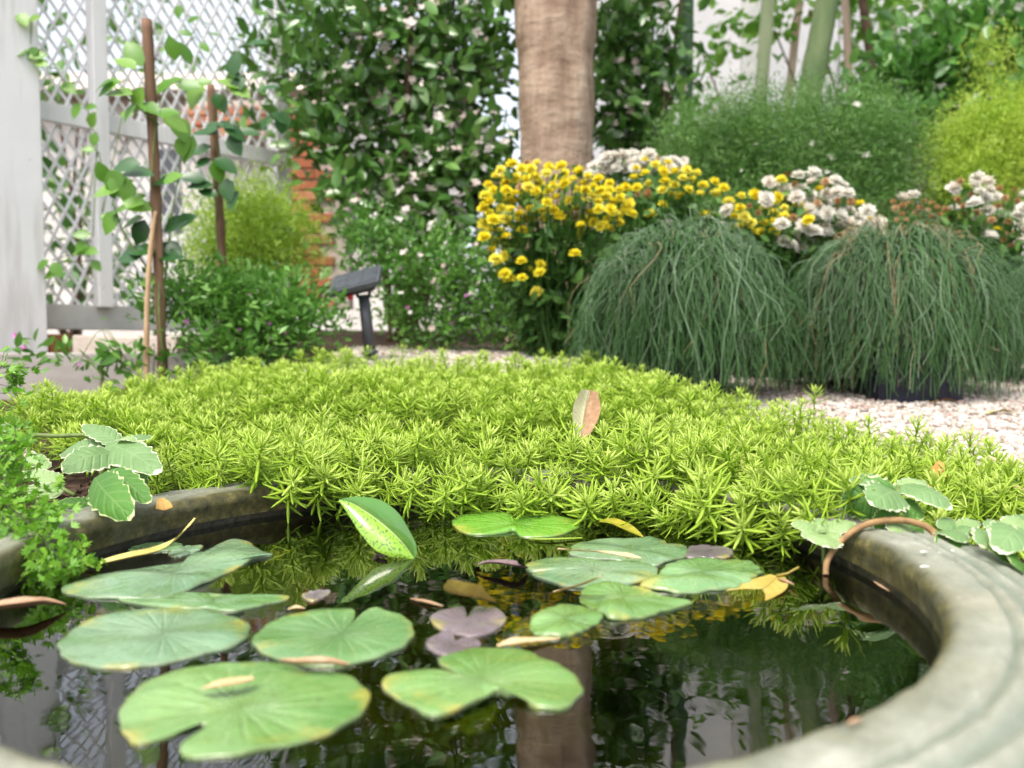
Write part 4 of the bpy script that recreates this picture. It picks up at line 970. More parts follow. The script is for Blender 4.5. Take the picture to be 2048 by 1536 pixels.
# dark glossy flowering shrubs behind
t, P = bush('camellia_shrub', 'tall dark glossy shrub dotted with pinkish white flowers, left of the trunk', 'shrub', base_at(790, 2.45),
    [blob(720,60,2.35,170,170,.22,3), blob(880,120,2.4,130,200,.22,3), blob(700,250,2.4,110,150,.18,1.8), blob(880,330,2.35,120,130,.16,2), blob(800,-200,2.5,250,170,.25,2.5), blob(590,140,2.45,80,120,.14,.9), blob(960,60,2.4,60,110,.15,.8), blob(760,420,2.3,140,70,.12,1), blob(960,390,2.35,60,90,.1,1)],
    5400, TL, (.032, .066), M['camellia'], per=10, cs=.06, shell=.25, stems=9, stem_r=.016)
blossoms(t, P, 150, (.010, .022), None, tv=five_pw, sel=lambda q: q[:, 0]/q[:, 1] > -.20)
blossoms(t, P, 40, (.008, .016), None, tv=five_pw)
t, P = bush('camellia_shrub', 'dark glossy flowering shrub filling the gap right of the trunk', 'shrub', base_at(1265, 2.75),
    [blob(1250,40,2.7,70,130,.16,2), blob(1245,200,2.7,75,120,.16,2), blob(1290,290,2.65,90,60,.14,1.2), blob(1250,-160,2.8,110,130,.2,1.5), blob(1340,150,2.75,30,60,.08,.35)],
    2300, TL, (.036, .068), M['camellia'], per=11, cs=.055, shell=.25, stems=6, stem_r=.014)
blossoms(t, P, 34, (.014, .026), None, tv=five_pw)
t, P = bush('hedge_shrub', 'big rounded green shrub with shiny leaves at upper right', 'shrub', base_at(1960, 3.0),
    [blob(1960,150,3.0,190,120,.32,3), blob(1830,190,2.95,110,80,.2,1.5), blob(2060,60,3.0,150,100,.3,2), blob(1900,70,3.05,110,60,.2,1), blob(2050,260,2.9,140,110,.2,1.3)],
    2600, TL, (.05, .085), M['hedge'], per=12, cs=.06, shell=.4, stems=6, stem_r=.016)
blossoms(t, P, 26, (.014, .024), None, tv=five_wh, sel=lambda q: q[:, 0]/q[:, 1] < .62)
# fine feathery bushes
needle = TL_needle
def feather(name, label, base, blobs, n, m, size, n_stems=8, **kw):
    return bush(name, label, 'bush', base, blobs, n, needle, size, m, n_ind=0, per=34, cs=.034, shell=.35, up=.10, stems=n_stems, stem_m='greenstem', stem_r=.004, **kw)
t, P = feather('feathery_bush', 'broad soft feathery green bush behind the white flowers', base_at(1600, 2.25),
    [blob(1600,290,2.2,230,110,.25,4), blob(1440,310,2.2,110,100,.2,1.6), blob(1740,310,2.25,120,100,.2,1.7), blob(1600,390,2.1,220,90,.18,1.6), blob(1480,480,2.05,330,90,.16,2.2), blob(1800,430,2.15,110,90,.16,1)], 120000, M['feather'], (.010, .019))
blossoms(t, P, 22, (.008, .014), None, tv=five_wh)
feather('feathery_bush', 'bright chartreuse feathery bush at the right edge', base_at(2010, 2.1),
    [blob(2010,320,2.1,130,110,.2,3), blob(1960,280,2.12,80,60,.12,1), blob(2060,260,2.1,90,90,.15,1.2), blob(1985,130,2.15,14,50,.03,.12), blob(1930,370,2.05,60,70,.12,.8)], 52000, M['chartreuse'], (.010, .020))
feather('feathery_bush', 'lime feathery bush behind the shorter stake', base_at(510, 1.9),
    [blob(500,440,1.9,85,60,.1,2), blob(560,480,1.88,60,70,.1,1.3), blob(450,500,1.9,60,70,.1,1.3), blob(520,530,1.85,100,50,.1,1)], 24000, M['lime'], (.010, .019))
feather('feathery_bush', 'mid green feathery bush between the dark shrub and the broad feathery bush', base_at(1370, 2.35),
    [blob(1370,300,2.35,60,70,.12,1), blob(1350,360,2.3,50,60,.1,1)], 9000, M['feather'], (.010, .019))
# fine leaved bushes with magenta flowers
def cup(label, base, blobs, n, nf, wh=0):
    t, P = bush('flowering_bush', label, 'bush', base, blobs, n, TL_small, (.012, .026), M['cuphea'], n_ind=260, per=16, cs=.022, shell=.3, up=.4, stems=14, stem_m='greenstem', stem_r=.0025, group='fine leaved bushes with tiny magenta flowers')
    blossoms(t, P, nf, (.0045, .0068), None, tv=five_mag)
    if wh: blossoms(t, P, wh, (.006, .011), None, tv=five_pw)
    return t, P
cup('spreading fine leaved bush with magenta flowers, left of the solar lamp', base_at(500, 1.6),
    [blob(520,610,1.58,150,60,.14,3), blob(400,590,1.55,110,40,.08,1.4), blob(600,650,1.55,90,60,.1,1.6), blob(480,690,1.5,130,40,.08,1.5), blob(330,600,1.55,60,24,.05,.5)], 5200, 8)
cup('tall fine leaved bush with few magenta flowers, right of the solar lamp', base_at(850, 1.98),
    [blob(840,530,1.93,130,80,.14,3), blob(930,560,1.9,80,80,.12,1.6), blob(740,460,1.97,70,50,.1,1), blob(860,640,1.9,130,50,.10,1.8), blob(990,600,1.9,70,70,.1,1)], 5600, 6, 30)
cup('dark low bush in the shade under the yellow flowers', base_at(1060, 1.88), [blob(1050,630,1.86,110,70,.12,2), blob(1120,560,1.86,90,90,.1,1)], 2400, 0)
t, P = bush('creeping_plant', 'sparse trailing leaves creeping over the grey timber edging at left', 'plant', base_at(280, 1.45),
    [blob(260,715,1.44,80,14,.03,1), blob(150,720,1.43,60,12,.02,.4), blob(300,770,1.42,50,18,.03,.6), blob(60,710,1.43,50,25,.02,.3)], 190, TL, (.016, .03), M['cuphea'], n_ind=190, per=6, cs=.014, stems=6, stem_m='greenstem', stem_r=.0015)
blossoms(t, P, 3, (.007, .009), None, tv=five_mag)

# ------------------------------------------------------------------ flower clumps
yel = mesh_pom(M['yellow']); whi = mesh_pom(M['white']); bro = [A.mesh('faded_flower', M['brown']) for A in POM_F]
def mums(label, base, pts, mix, d0, depth, s=(.0118, .0162), nleaf=900, leafblobs=(), extra=0):
    """flowers at photo-pixel places spread over depth, on thin stalks with leaves below"""
    t = thing('flower_clump', label, 'flowers', tuple(base), 'chrysanthemum clumps behind the grass mounds')
    A = Acc(); fp = []
    for (px, py) in pts:
        d = d0+RNG.uniform(-1, 1)*depth; p = at(px, py, d); fp.append(p)
        k = RNG.choice(3, p=mix); mesh = (yel, whi, bro)[k]; sz = RNG.uniform(*s)*(1.32, 1.32, .8)[k] if k == 1 else RNG.uniform(*s)*(.75 if k == 2 else 1)
        N = unit(np.array([[0, -.55, .8]])+RNG.normal(0, .28, (1, 3))); R = frames(np.cross(N, unit(RNG.normal(size=(1, 3)))), N)[0]
        obj('faded_flower' if k == 2 else 'flower', mesh[RNG.integers(0, len(mesh))], t, mat4(R, p, sz))
        b = np.array(base)+RNG.normal(0, .03, 3)*[1, 1, 0]; q = p-N[0]*.004
        v, f = tube([q, q-np.array([0, 0, .05])+(b-q)*.1, (q+b)/2+[0, 0, .02], b], [.0008, .0009, .0011, .0014], 4, False); A.add(v, f)
    obj('flower_stalks', A.mesh('flower_stalks', M['mumleaf']), t)
    fp = np.array(fp); m = nleaf*2; src = fp[RNG.integers(0, len(fp), m)]; q = RNG.random(m)**1.25
    P = src*(1-q*.85)[:, None]+np.array(base)*(q*.85)[:, None]+RNG.normal(0, .016, (m, 3)); P[:, 2] -= .026; P[:, 1] += .034
    R = frames(RNG.normal(size=(m, 3))+[0, -.3, .2], unit(RNG.normal(size=(m, 3))*.6+[0, -.3, .8])); V, fs, nn = scatter(TL[0], TL[1], P, R, RNG.uniform(.02, .036, m))
    B = Acc(); B.add(V, fs, var=np.repeat(RNG.random(m), nn)); obj('foliage', B.mesh('foliage', M['mumleaf']), t, kind='stuff')
def spots(poly, n, mind):
    xs = [p[0] for p in poly]; ys = [p[1] for p in poly]; out = []
    for _ in range(6000):
        x, y = RNG.uniform(min(xs), max(xs)), RNG.uniform(min(ys), max(ys))
        if in_poly(np.array([x]), np.array([y]), poly)[0] and all((x-a)**2+(y-b)**2*1.6 > mind*mind for a, b in out): out.append((x, y))
        if len(out) >= n: break
    return out
mums('big clump of yellow pompon flowers in front of the trunk', base_at(1110, 1.72),
     spots([(970,375),(1010,330),(1060,320),(1130,335),(1180,350),(1240,375),(1265,430),(1215,462),(1100,440),(1040,440),(990,450),(965,420)], 108, 17)
     + spots([(965,440),(1040,430),(1050,500),(990,520),(960,480)], 22, 20) + spots([(985,520),(1040,520),(1085,530),(1080,555),(1000,560)], 14, 20)
     + [(1155,475),(1160,455),(1208,452),(1150,508),(1073,585),(1080,545),(1010,548),(1230,428),(1258,408),(1168,440)], (.93, 0, .07), 1.62, .07)
mums('yellow and fading flower clump on top of the left grass mound', base_at(1340, 1.8),
     spots([(1255,345),(1290,320),(1350,325),(1400,345),(1450,375),(1450,395),(1380,395),(1290,385),(1250,375)], 40, 21) + [(1325,410),(1345,390),(1300,430),(1405,430),(1418,432),(1275,388)], (.80, .03, .17), 1.72, .06, nleaf=700)
mums('whitish faded flowers peeping between the trunk and the yellow clumps', base_at(1240, 1.92),
     spots([(1170,350),(1215,312),(1290,310),(1370,325),(1350,340),(1250,340),(1215,362)], 44, 14), (0, .72, .28), 1.9, .05, s=(.012, .017), nleaf=350)
mums('mixed yellow and cream flower clump above the gap between the mounds', base_at(1530, 1.8),
     spots([(1450,405),(1480,390),(1560,388),(1600,400),(1620,440),(1560,465),(1500,470),(1460,440)], 44, 19), (.66, .18, .16), 1.68, .05, nleaf=450)
mums('white flower clump with browned heads behind the right mound', base_at(1650, 1.85),
     spots([(1530,365),(1560,350),(1620,345),(1690,365),(1720,405),(1760,450),(1730,470),(1660,470),(1610,500),(1560,490),(1620,440),(1590,395)], 74, 19) + [(1570,480),(1582,492),(1335,450),(1610,515)], (.05, .70, .25), 1.72, .06, nleaf=800)
mums('white and brown flower clump at the right edge', base_at(1980, 1.9),
     spots([(1900,370),(1940,350),(2000,370),(2070,390),(2080,500),(2000,490),(1940,450),(1900,410)], 84, 19), (.04, .60, .36), 1.78, .07, nleaf=800)
mums('spent brown flower stalks between the two white clumps', base_at(1830, 1.88),
     spots([(1780,400),(1830,390),(1890,410),(1960,470),(2010,520),(1900,500),(1800,470)], 58, 15), (0, .05, .95), 1.8, .06, s=(.009, .015), nleaf=500)

# ------------------------------------------------------------------ weeping grass mounds in pots
def mound(label, px, d, top_py, rx_px, n, seed):
    r = np.random.default_rng(seed); c = base_at(px, d); zt = at(px, top_py, d)[2]; rx = rx_px*d/F; H = zt-c[2]
    t = thing('weeping_mound', label, 'plant', tuple(c), 'weeping grass like mounds in dark pots')
    A = Acc(); k = 11
    for i in range(n):
        az = r.uniform(0, 2*math.pi); u = r.random()**.62; reach = rx*(.20+.86*u)*r.uniform(.80, 1.08)*(1+.07*math.sin(3*az+seed))
        r0 = .62*rx*math.sqrt(r.random()); a2 = az+r.normal(0, .7-.3*u)
        p0 = np.array([c[0]+r0*math.cos(az), c[1]+r0*math.sin(az)])
        z0 = zt-.040-.060*(r0/(.62*rx))**2-.05*H*r.random(); rise = r.uniform(.0, .075)*(1.1-u*.6); zend = c[2]+H*(.34*r.random()**1.4+.02+.6*(1-u)*r.random())
        s_ = np.linspace(0, 1, k); h = 1-(1-s_)**r.uniform(1.3, 2.3); w1, w2 = r.normal(0, .022, 2); f1 = r.uniform(3, 10)
        x = p0[0]+math.cos(a2)*(reach-r0*.5)*h+w1*np.sin(f1*s_)*s_; y = p0[1]+math.sin(a2)*(reach-r0*.5)*h+w2*np.sin(f1*s_+1)*s_
        z = z0+rise*4*np.clip(s_*1.5, 0, 1)*(1-np.clip(s_*1.5, 0, 1))-(z0-zend)*s_**r.uniform(1.9, 3.6)
        if i % 9 == 0:                                                            # loose tangles on the crown
            z = z+.018*np.sin(math.pi*s_)*r.uniform(.3, 1.6); x = x+.014*np.sin(s_*r.uniform(5, 13)+i); y = y-.010*s_
        if r.random() < .35: z[-1] += .008; x[-1] += math.cos(a2)*.006                      # upturned tips
        z = np.maximum(z, terrain(x, y)+.010); P = np.stack([x, y, z], -1)
        rad_ = .00105*(1-.35*s_); V, f = tube(P, rad_, 3, False)
        A.add(V, f, var=np.full(len(V), np.clip(r.normal(.26+.42*(1-u)+(.25 if i % 9 == 0 else 0), .2), 0, .9) if r.random() > .03 else 1.0))
    obj('strands', A.mesh('strands', M['strand']), t, kind='stuff')
    for i in range(7):
        b = c+np.array([r.normal(0, .02), r.normal(0, .02), .02]); e = np.array([c[0]+r.normal(0, .06), c[1]+r.normal(0, .06), zt-.12])
        v, f = tube([b, (b+e)/2+r.normal(0, .01, 3), e], [.004, .003, .002], 5); obj('stem', mk('stem', v, f, mats=M['twig']), t)
    return c
def pot(label, c, w, h):
    t = thing('plant_pot', label, 'plant pot', tuple(c), 'dark pots under the grass mounds')
    def fr(z0, z1, w0, w1):
        V = []
        for z, ww in ((z0, w0), (z1, w1)):
            for i in range(24):
                a = 2*math.pi*(i+.5)/24; s = 1/max(abs(math.cos(a)), abs(math.sin(a))); s = min(s, 1.18); V.append((c[0]+ww*s*math.cos(a), c[1]+ww*s*math.sin(a), c[2]+z))
        return V
    V = fr(0, 0, .01, w*.42)+fr(.002, h, w*.43, w*.5)+fr(h, h-.02, w*.45, w*.44)+fr(h-.02, h-.021, w*.43, .01)
    obj('body', mk('body', V, grid_faces(8, 24, True), mats=M['navypot'], smooth_=False), t)
    V = fr(h-.022, h-.022, w*.505, w*.53)+fr(h, h, w*.53, w*.47)
    obj('lip', mk('lip', V, grid_faces(4, 24, True), mats=M['navypot'], smooth_=False), t)
c = mound('left weeping mound of thin grey green strands, below the yellow flowers', 1364, 1.46, 456, 172, 4400, 1); pot('dark navy pot under the left weeping mound', (c[0], c[1], c[2]+.004), .17, .13)
c = mound('right weeping mound of thin green strands, below the white flowers', 1780, 1.52, 460, 180, 4600, 2); pot('dark navy pot under the right weeping mound', (c[0]-.005, c[1]-.07, c[2]-.002), .18, .14)
c = mound('dark weeping mound cut off by the right picture edge', 2170, 1.68, 500, 165, 2200, 3); pot('dark navy pot under the mound at the right picture edge', (c[0], c[1], c[2]+.004), .18, .13)

# ------------------------------------------------------------------ solar lamp
def solar():
    b = base_at(740, 1.62); d = 1.62
    t = thing('solar_lamp', 'dark grey solar garden light with tilted panel on a spike', 'garden light', tuple(b))
    foot = at(741, 712, d); topp = at(727, 590, d)
    ax_ = unit(topp-foot)
    v, f = tube([foot-ax_*.02, foot+ax_*.004], [.012, .013], 10); obj('spike', mk('spike', v, f, mats=M['blackplastic']), t)
    v, f = tube([foot+ax_*.004, foot+ax_*.010, foot+ax_*.0101, foot+ax_*.013], [.0165, .0175, .014, .0125], 20); obj('collar', mk('collar', v, f, mats=M['greyplastic'], smooth_=False), t)
    v, f = tube([foot+ax_*.012, topp], [.0122, .0112], 14); obj('pole', mk('pole', v, f, mats=M['greyplastic']), t)
    head = at(712, 562, d-.01); R = np.array(Matrix.Rotation(rad(-14), 3, 'Y') @ Matrix.Rotation(rad(-2), 3, 'Z') @ Matrix.Rotation(rad(27), 3, 'X'))
    V, fs = bbox_bevel((.104, .085, .012), .002); V = V @ R.T+head; h = obj('panel_frame', mk('panel_frame', V, fs, mats=M['greyplastic'], smooth_=False), t)
    for i in range(2):
        for j in range(3):
            V, fs = box(np.array([(-.031+.031*j), (-.019+.038*i), .0068]), (.030, .037, .0012)); obj('solar_cell', mk('solar_cell', V @ R.T+head, fs, mats=M['cell'], smooth_=False), h)
    V, fs = bbox_bevel((.075, .055, .014), .004); obj('housing', mk('housing', V @ R.T+head-R[:, 2]*.012, fs, mats=M['blackplastic'], smooth_=False), t)
    for s in (-1, 1):
        V, fs = bbox_bevel((.004, .018, .032), .0015); obj('bracket', mk('bracket', V+topp+np.array([s*.012, 0, .010]), fs, mats=M['blackplastic'], smooth_=False), t)
    v, f = tube([topp+[-.0165, 0, .012], topp+[.0165, 0, .012]], [.006, .006], 12); obj('hinge', mk('hinge', v, f, mats=M['blackplastic']), t)
    p = at(701, 594, d-.03); v, f = tube([p, p+[0, -.005, 0]], [.0062, .0055], 14); obj('red_button', mk('red_button', v, f, mats=M['red']), t)
solar()

# ------------------------------------------------------------------ stakes and climber
def stake(label, pts, rr, m, name='wooden_stake', grp='wooden plant stakes'):
    P = spline(np.array(pts+pts[-2:0:-1]), 60)[:30] if len(pts) > 2 else np.linspace(pts[0], pts[1], 24)
    n = len(P); r = np.linspace(rr[0], rr[1], n)*(1+.10*np.sin(np.arange(n)*1.7)+RNG.uniform(-.06, .06, n)); v, f = tube(P, r, 9)
    return tag(obj(name, mk(name, v, f, mats=m)), label, 'stake', grp)
def gz(px, d): b = base_at(px, d); return b-np.array([0, 0, .03])
d1 = 1.45
stake('tall knobbly brown stake carrying the oval leaved climber', [gz(327, d1), at(318,560,d1), at(312,400,d1), at(303,220,d1), at(293,32,d1)], (.0085, .0095), M['twig'])
stake('shorter brown stake with a blunt top, right of the tall one', [gz(452, 1.72), at(440,450,1.72), at(432,330,1.72), at(421,165,1.72)], (.011, .0085), M['twig'])
stake('thin pale cane leaning beside the foot of the tall stake', [gz(291, 1.42), at(294,620,1.42), at(303,480,1.43), at(312,420,1.44)], (.0048, .004), M['cane'])
def climber():
    t = thing('climbing_plant', 'climber with oval green leaves twined up the two brown stakes', 'climber', tuple(base_at(330, 1.47)))
    for P in ([at(332,750,1.45), at(318,620,1.43), at(322,480,1.47), at(305,360,1.44), at(312,250,1.44), at(330,180,1.46), at(370,160,1.52)], [at(330,560,1.47), at(345,420,1.5), at(360,330,1.52), at(355,250,1.5)],
              [at(445,600,1.7), at(432,450,1.71), at(440,330,1.69), at(425,250,1.7), at(455,180,1.66)], [at(312,560,1.45), at(250,470,1.44), at(225,400,1.43)], [at(318,250,1.45), at(260,200,1.42), at(225,170,1.42)]):
        q = spline(np.array(P+P[-2:0:-1]), 80)[:40]; v, f = tube(q, np.linspace(.0022, .001, len(q)), 5); obj('stem', mk('stem', v, f, mats=M['greenstem']), t)
    L = [(250,125,150,'c',1.42),(268,105,120,'c',1.44),(345,95,95,'c',1.5),(370,105,110,'c',1.52),(340,165,200,'c',1.46),(330,170,40,'c',1.44),(390,190,250,'c',1.52),(375,170,170,'c',1.5),(405,165,20,'c',1.6),
         (215,175,200,'c',1.42),(235,185,170,'c',1.42),(205,170,200,'c',1.42),(275,200,240,'c',1.43),(258,225,230,'c',1.42),(300,215,330,'c',1.42),(335,225,10,'c',1.42),(350,245,330,'c',1.45),(362,258,300,'c',1.5),(365,292,270,'c',1.5),(375,298,250,'c',1.5),
         (252,330,185,'d',1.41),(275,345,0,'d',1.42),(345,355,20,'c',1.42),(330,362,10,'d',1.43),(205,345,100,'c',1.45),(215,380,200,'c',1.44),(228,365,250,'c',1.44),(240,372,300,'c',1.44),(255,385,260,'c',1.44),(238,420,190,'c',1.43),(262,408,10,'c',1.43),(275,410,350,'c',1.43),
         (220,445,240,'c',1.44),(355,445,35,'d',1.46),(370,440,30,'d',1.46),(280,465,250,'d',1.45),(262,445,200,'c',1.45),(262,510,190,'d',1.44),(280,500,170,'d',1.44),(340,510,0,'d',1.45),(345,498,330,'d',1.46),(300,560,200,'c',1.45),
         (470,125,80,'d',1.66),(465,145,140,'d',1.66),(455,165,150,'c',1.66),(480,180,330,'c',1.66),(440,205,300,'d',1.68),(410,265,180,'d',1.68),(425,255,20,'d',1.68),(450,250,350,'d',1.68),(470,265,330,'d',1.68),(470,290,300,'d',1.68),(398,300,200,'d',1.68),(405,325,210,'d',1.68),
         (400,370,185,'d',1.66),(415,385,160,'d',1.66),(455,380,280,'d',1.66),(465,400,250,'d',1.66),(452,330,330,'d',1.66),(435,345,290,'c',1.66),(478,165,60,'d',1.66),(385,355,170,'d',1.66),(540,175,20,'d',1.8),(562,235,150,'d',1.9),(565,245,80,'d',1.9),(515,85,10,'d',1.9),(530,245,60,'d',1.85),(500,265,0,'d',1.8)]
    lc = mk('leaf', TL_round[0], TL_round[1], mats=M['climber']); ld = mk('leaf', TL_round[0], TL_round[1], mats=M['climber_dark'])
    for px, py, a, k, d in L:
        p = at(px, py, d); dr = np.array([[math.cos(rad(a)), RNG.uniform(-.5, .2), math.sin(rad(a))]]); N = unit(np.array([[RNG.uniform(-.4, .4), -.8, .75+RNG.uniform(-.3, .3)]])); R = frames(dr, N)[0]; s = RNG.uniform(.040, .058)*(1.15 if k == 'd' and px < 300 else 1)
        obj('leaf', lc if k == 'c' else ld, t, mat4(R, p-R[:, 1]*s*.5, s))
climber()
def twiner():
    t = thing('climbing_plant', 'wispy light green creeper crossing the white lattice', 'climber', tuple(at(215,600,2.2)))
    L = [(20,30,.05),(40,25,.05),(58,40,.04),(55,100,.05),(75,95,.04),(95,110,.05),(70,125,.04),(108,135,.045),(125,165,.05),(135,165,.04),(160,205,.05),(170,215,.04),(180,255,.05),(190,265,.04),(182,470,.05),(172,480,.05),(168,500,.05),(182,500,.05),(185,520,.04),(105,525,.05),(120,540,.05),(140,520,.04),(98,520,.04),(150,505,.04),(192,300,.04),(205,350,.045),(200,430,.045),(240,230,.04),(385,70,.04),(400,85,.04),(375,45,.04),(360,10,.04)]
    lm = mk('leaf', TL_round[0], TL_round[1], mats=M['climber']); pts = []
    for px, py, s in L:
        p = at(px, py, 1.96+.0003*px); pts.append(p); R = frames(np.array([[RNG.uniform(-1, 1), -.2, RNG.uniform(-1, .3)]]), unit(np.array([[RNG.uniform(-.4, .4), -.9, .5]])))[0]; obj('leaf', lm, t, mat4(R, p, s*.9))
    for a in range(0, len(pts)-1, 4):
        q = np.array(pts[a:a+5])+[0, .01, 0]
        if len(q) > 2: v, f = tube(q, .0014, 4); obj('stem', mk('stem', v, f, mats=M['greenstem']), t)
twiner()

# ------------------------------------------------------------------ white lattice fence
def fence():
    t = thing('lattice_fence', 'white diagonal lattice fence with posts and rails at left', 'fence', tuple(at(36,700,2.0)))
    P0 = at(20,700,2.02); P1 = at(640,640,2.75)            # runs away to the right
    u = np.array([P1[0]-P0[0], P1[1]-P0[1]]); Lf = np.hypot(*u); u /= Lf; nrm = np.array([u[1], -u[0]])
    Rz = np.array([[u[0], -nrm[0], 0], [u[1], -nrm[1], 0], [0, 0, 1]])
    z0 = T(P0[0], P0[1]); HT = 1.78
    def bx(name, s0, s1, za, zb, thick, off, m, parent=t, bev=.003):
        V, fs = bbox_bevel((s1-s0, thick, zb-za), bev); V = V @ Rz.T + np.append(P0[:2]+u*(s0+s1)/2+nrm*off, (za+zb)/2)
        return obj(name, mk(name, V, fs, mats=m, smooth_=False), parent)
    def sof(px, d0=2.2):                                   # fence coordinate of a photo column
        a = (px-1024)/F; return (a*P0[1]-P0[0])/(u[0]-a*u[1])
    zr = at(200,638,2.2)[2]; zm = at(120,226,2.1)[2]
    bx('post', sof(-60), sof(68), z0-.1, HT+.08, .10, .045, M['whitepaint'])
    bx('post', sof(186), sof(214), zr+.03, HT, .045, .032, M['whitepaint'])
    bx('post', sof(558), sof(584), z0-.1, HT, .06, -.02, M['whitepaint'])
    s0, s1 = sof(66), sof(560)
    bx('bottom_rail', s0, s1, zr-.030, zr+.036, .05, .0, M['greypaint'])
    bx('middle_rail', s0, s1, zm-.026, zm+.022, .020, .019, M['whitepaint'])
    bx('top_rail', s0, s1, HT-.05, HT, .05, 0, M['whitepaint'])
    sp_ = .038; wd = .0065
    for (za, zb) in ((zr+.037, HT-.051),):
        H = zb-za
        for layer, (slope, off, spx) in enumerate(((math.tan(rad(66)), .004, sp_), (-math.tan(rad(52)), -.0045, sp_*1.05))):
            x = s0-H/abs(slope) if slope > 0 else s0; e = s1 if slope > 0 else s1+H/abs(slope); k = 0
            while x < e:
                pts = []                                    # clip the line z = za + slope*(s-x) to the panel
                sa, sb = x, x+H/slope
                lo, hi = max(min(sa, sb), s0), min(max(sa, sb), s1)
                if hi-lo > .01:
                    A_ = np.array([lo, za+slope*(lo-x)]); B_ = np.array([hi, za+slope*(hi-x)]); c2 = (A_+B_)/2; L = np.hypot(*(B_-A_)); ang = math.atan2(*(B_-A_)[::-1])
                    V, fs = box((0, 0, 0), (L, .005, wd)); ca, sa_ = math.cos(ang), math.sin(ang)
                    V = V @ np.array([[ca, 0, -sa_], [0, 1, 0], [sa_, 0, ca]]).T
                    V = V @ Rz.T+np.append(P0[:2]+u*c2[0]+nrm*off, c2[1]); obj('slat', mk('slat', V, fs, mats=M['whitepaint'], smooth_=False), t)
                x += spx
    # timber edging in front of the fence foot
    e0, e1 = at(-40,790,1.5), at(560,770,1.62); ee = thing('timber_edging', 'weathered grey timber board edging the bed below the lattice fence', 'edging', tuple(e0))
    uu = (e1-e0)[:2]; L = np.hypot(*uu); uu /= L; Re = np.array([[uu[0], -uu[1], 0], [uu[1], uu[0], 0], [0, 0, 1]]); ztop = at(150,706,1.5)[2]
    for k, (a, b) in enumerate(((0, .40), (.403, 1))):
        V, fs = bbox_bevel((L*(b-a)-.003, .045, .16), .004); V = V @ Re.T+np.append(e0[:2]+uu*L*(a+b)/2, ztop-.08); obj('board', mk('board', V, fs, mats=M['timber'], smooth_=False), ee)
    # loose bricks in the gap under the bottom rail
    for k, (px, py, d, ln, lab) in enumerate(((96,688,2.06,.07,'orange brick end showing beside the foot of the white post'), (240,690,2.05,.20,'pale brick under the fence rail, left of the dark gap end'), (300,694,1.9,.16,'pinkish brick behind the tall stake foot'))):
        V, fs = bbox_bevel((ln, .08, .05), .004); V = V+at(px, py, d); tag(obj('loose_brick', mk('loose_brick', V, fs, mats=M['brick'] if k == 0 else M['mortar'], smooth_=False)), lab, 'brick', 'bricks under the fence')
fence()

# ------------------------------------------------------------------ trunk, canes, trees
def tree_trunk():
    d = 2.25; b = base_at(1112, d)
    t = thing('tree', 'thick pinkish brown tree trunk standing behind the yellow flowers', 'tree', tuple(b))
    rows = 70; nt = 40; V = []
    for i in range(rows):
        q = i/(rows-1); z = b[2]-.05+q*3.1; el = (z-HC)/d
        c0 = at(1112, 340, d)[0]; lean = -.016*(z-.5)
        r = (.098+.012*max(0, z-.5)/.7+.05*math.exp(-(z-b[2])/.12))*(1+.020*math.sin(i*1.3)+.014*math.sin(i*2.9+1))
        for j in range(nt):
            a = 2*math.pi*j/nt; k = 1+.035*math.sin(3*a+i*.11)+.02*math.sin(7*a-i*.3)+.012*math.sin(13*a+i*.9)+random.uniform(-.012, .012)+.03*math.exp(-((z-1.05)/.12)**2)*max(0, math.cos(a))**4*3
            V.append((c0+lean+r*k*math.cos(a), d+r*k*math.sin(a), z))
    obj('trunk', mk('trunk', V, grid_faces(rows, nt, True), mats=M['trunk']), t)
    top = np.array([V[-1][0]-.1, d, V[-1][2]])
    for i in range(7):
        az = i*.9; e = top+np.array([math.cos(az)*.8, math.sin(az)*.8, RNG.uniform(.3, .7)]); v, f = tube([top-[0, 0, .15], (top+e)/2+[0, 0, .12], e], [.07, .045, .02], 8); obj('limb', mk('limb', v, f, mats=M['trunk']), t)
    P, Dn = clouds([(top[0], d+.2, top[2]+.6, 1.1, 1.0, .45, 1)], 1800, 14, .12, .4); R = frames(Dn, unit(RNG.normal(size=P.shape)+[0, 0, .8])); V, fs, nn = scatter(TL[0], TL[1], P, R, RNG.uniform(.08, .13, len(P)))
    A = Acc(); A.add(V, fs, var=np.repeat(RNG.random(len(P)), nn)); obj('crown', A.mesh('crown', M['hedge']), t, kind='stuff')
tree_trunk()
def cane(label, px0, py0, px1, py1, d, w0, w1, m, name='tree_trunk', nodes=True, tufts=10, cat='tree'):
    b = at(px0, py0, d); e = at(px1, py1, d); dirn = (e-b); base = b-dirn/dirn[2]*(b[2]-T(b[0], d)+.03); topz = 2.6; top = b+dirn/dirn[2]*(topz-b[2])
    n = 46; P = np.linspace(base, top, n)+np.stack([.006*np.sin(np.linspace(0, 7, n)+px0), np.zeros(n), np.zeros(n)], -1)
    r = np.linspace(w0, w1, n)*d/F/2
    if nodes: r = r*(1+.10*(np.arange(n) % 6 == 0))
    t = thing('slender_tree', label, cat, tuple(base), 'slender trunks before the white wall'); v, f = tube(P, r, 12); obj('trunk', mk('trunk', v, f, mats=m), t)
    if tufts:
        Pn, Dn = clouds([(top[0], top[1], top[2]+.15, .35, .35, .28, 1)], 160, 8, .07, .3); R = frames(Dn, unit(RNG.normal(size=Pn.shape)+[0, 0, .8])); V, fs, nn = scatter(TL[0], TL[1], Pn, R, RNG.uniform(.06, .1, len(Pn)))
        A = Acc(); A.add(V, fs, var=np.repeat(RNG.random(len(Pn)), nn)); obj('crown', A.mesh('crown', M['hedge']), t, kind='stuff')
cane('dark green upright trunk right of the glossy shrub', 1373,190, 1372,0, 3.0, 28, 26, M['bamboo_dark'])
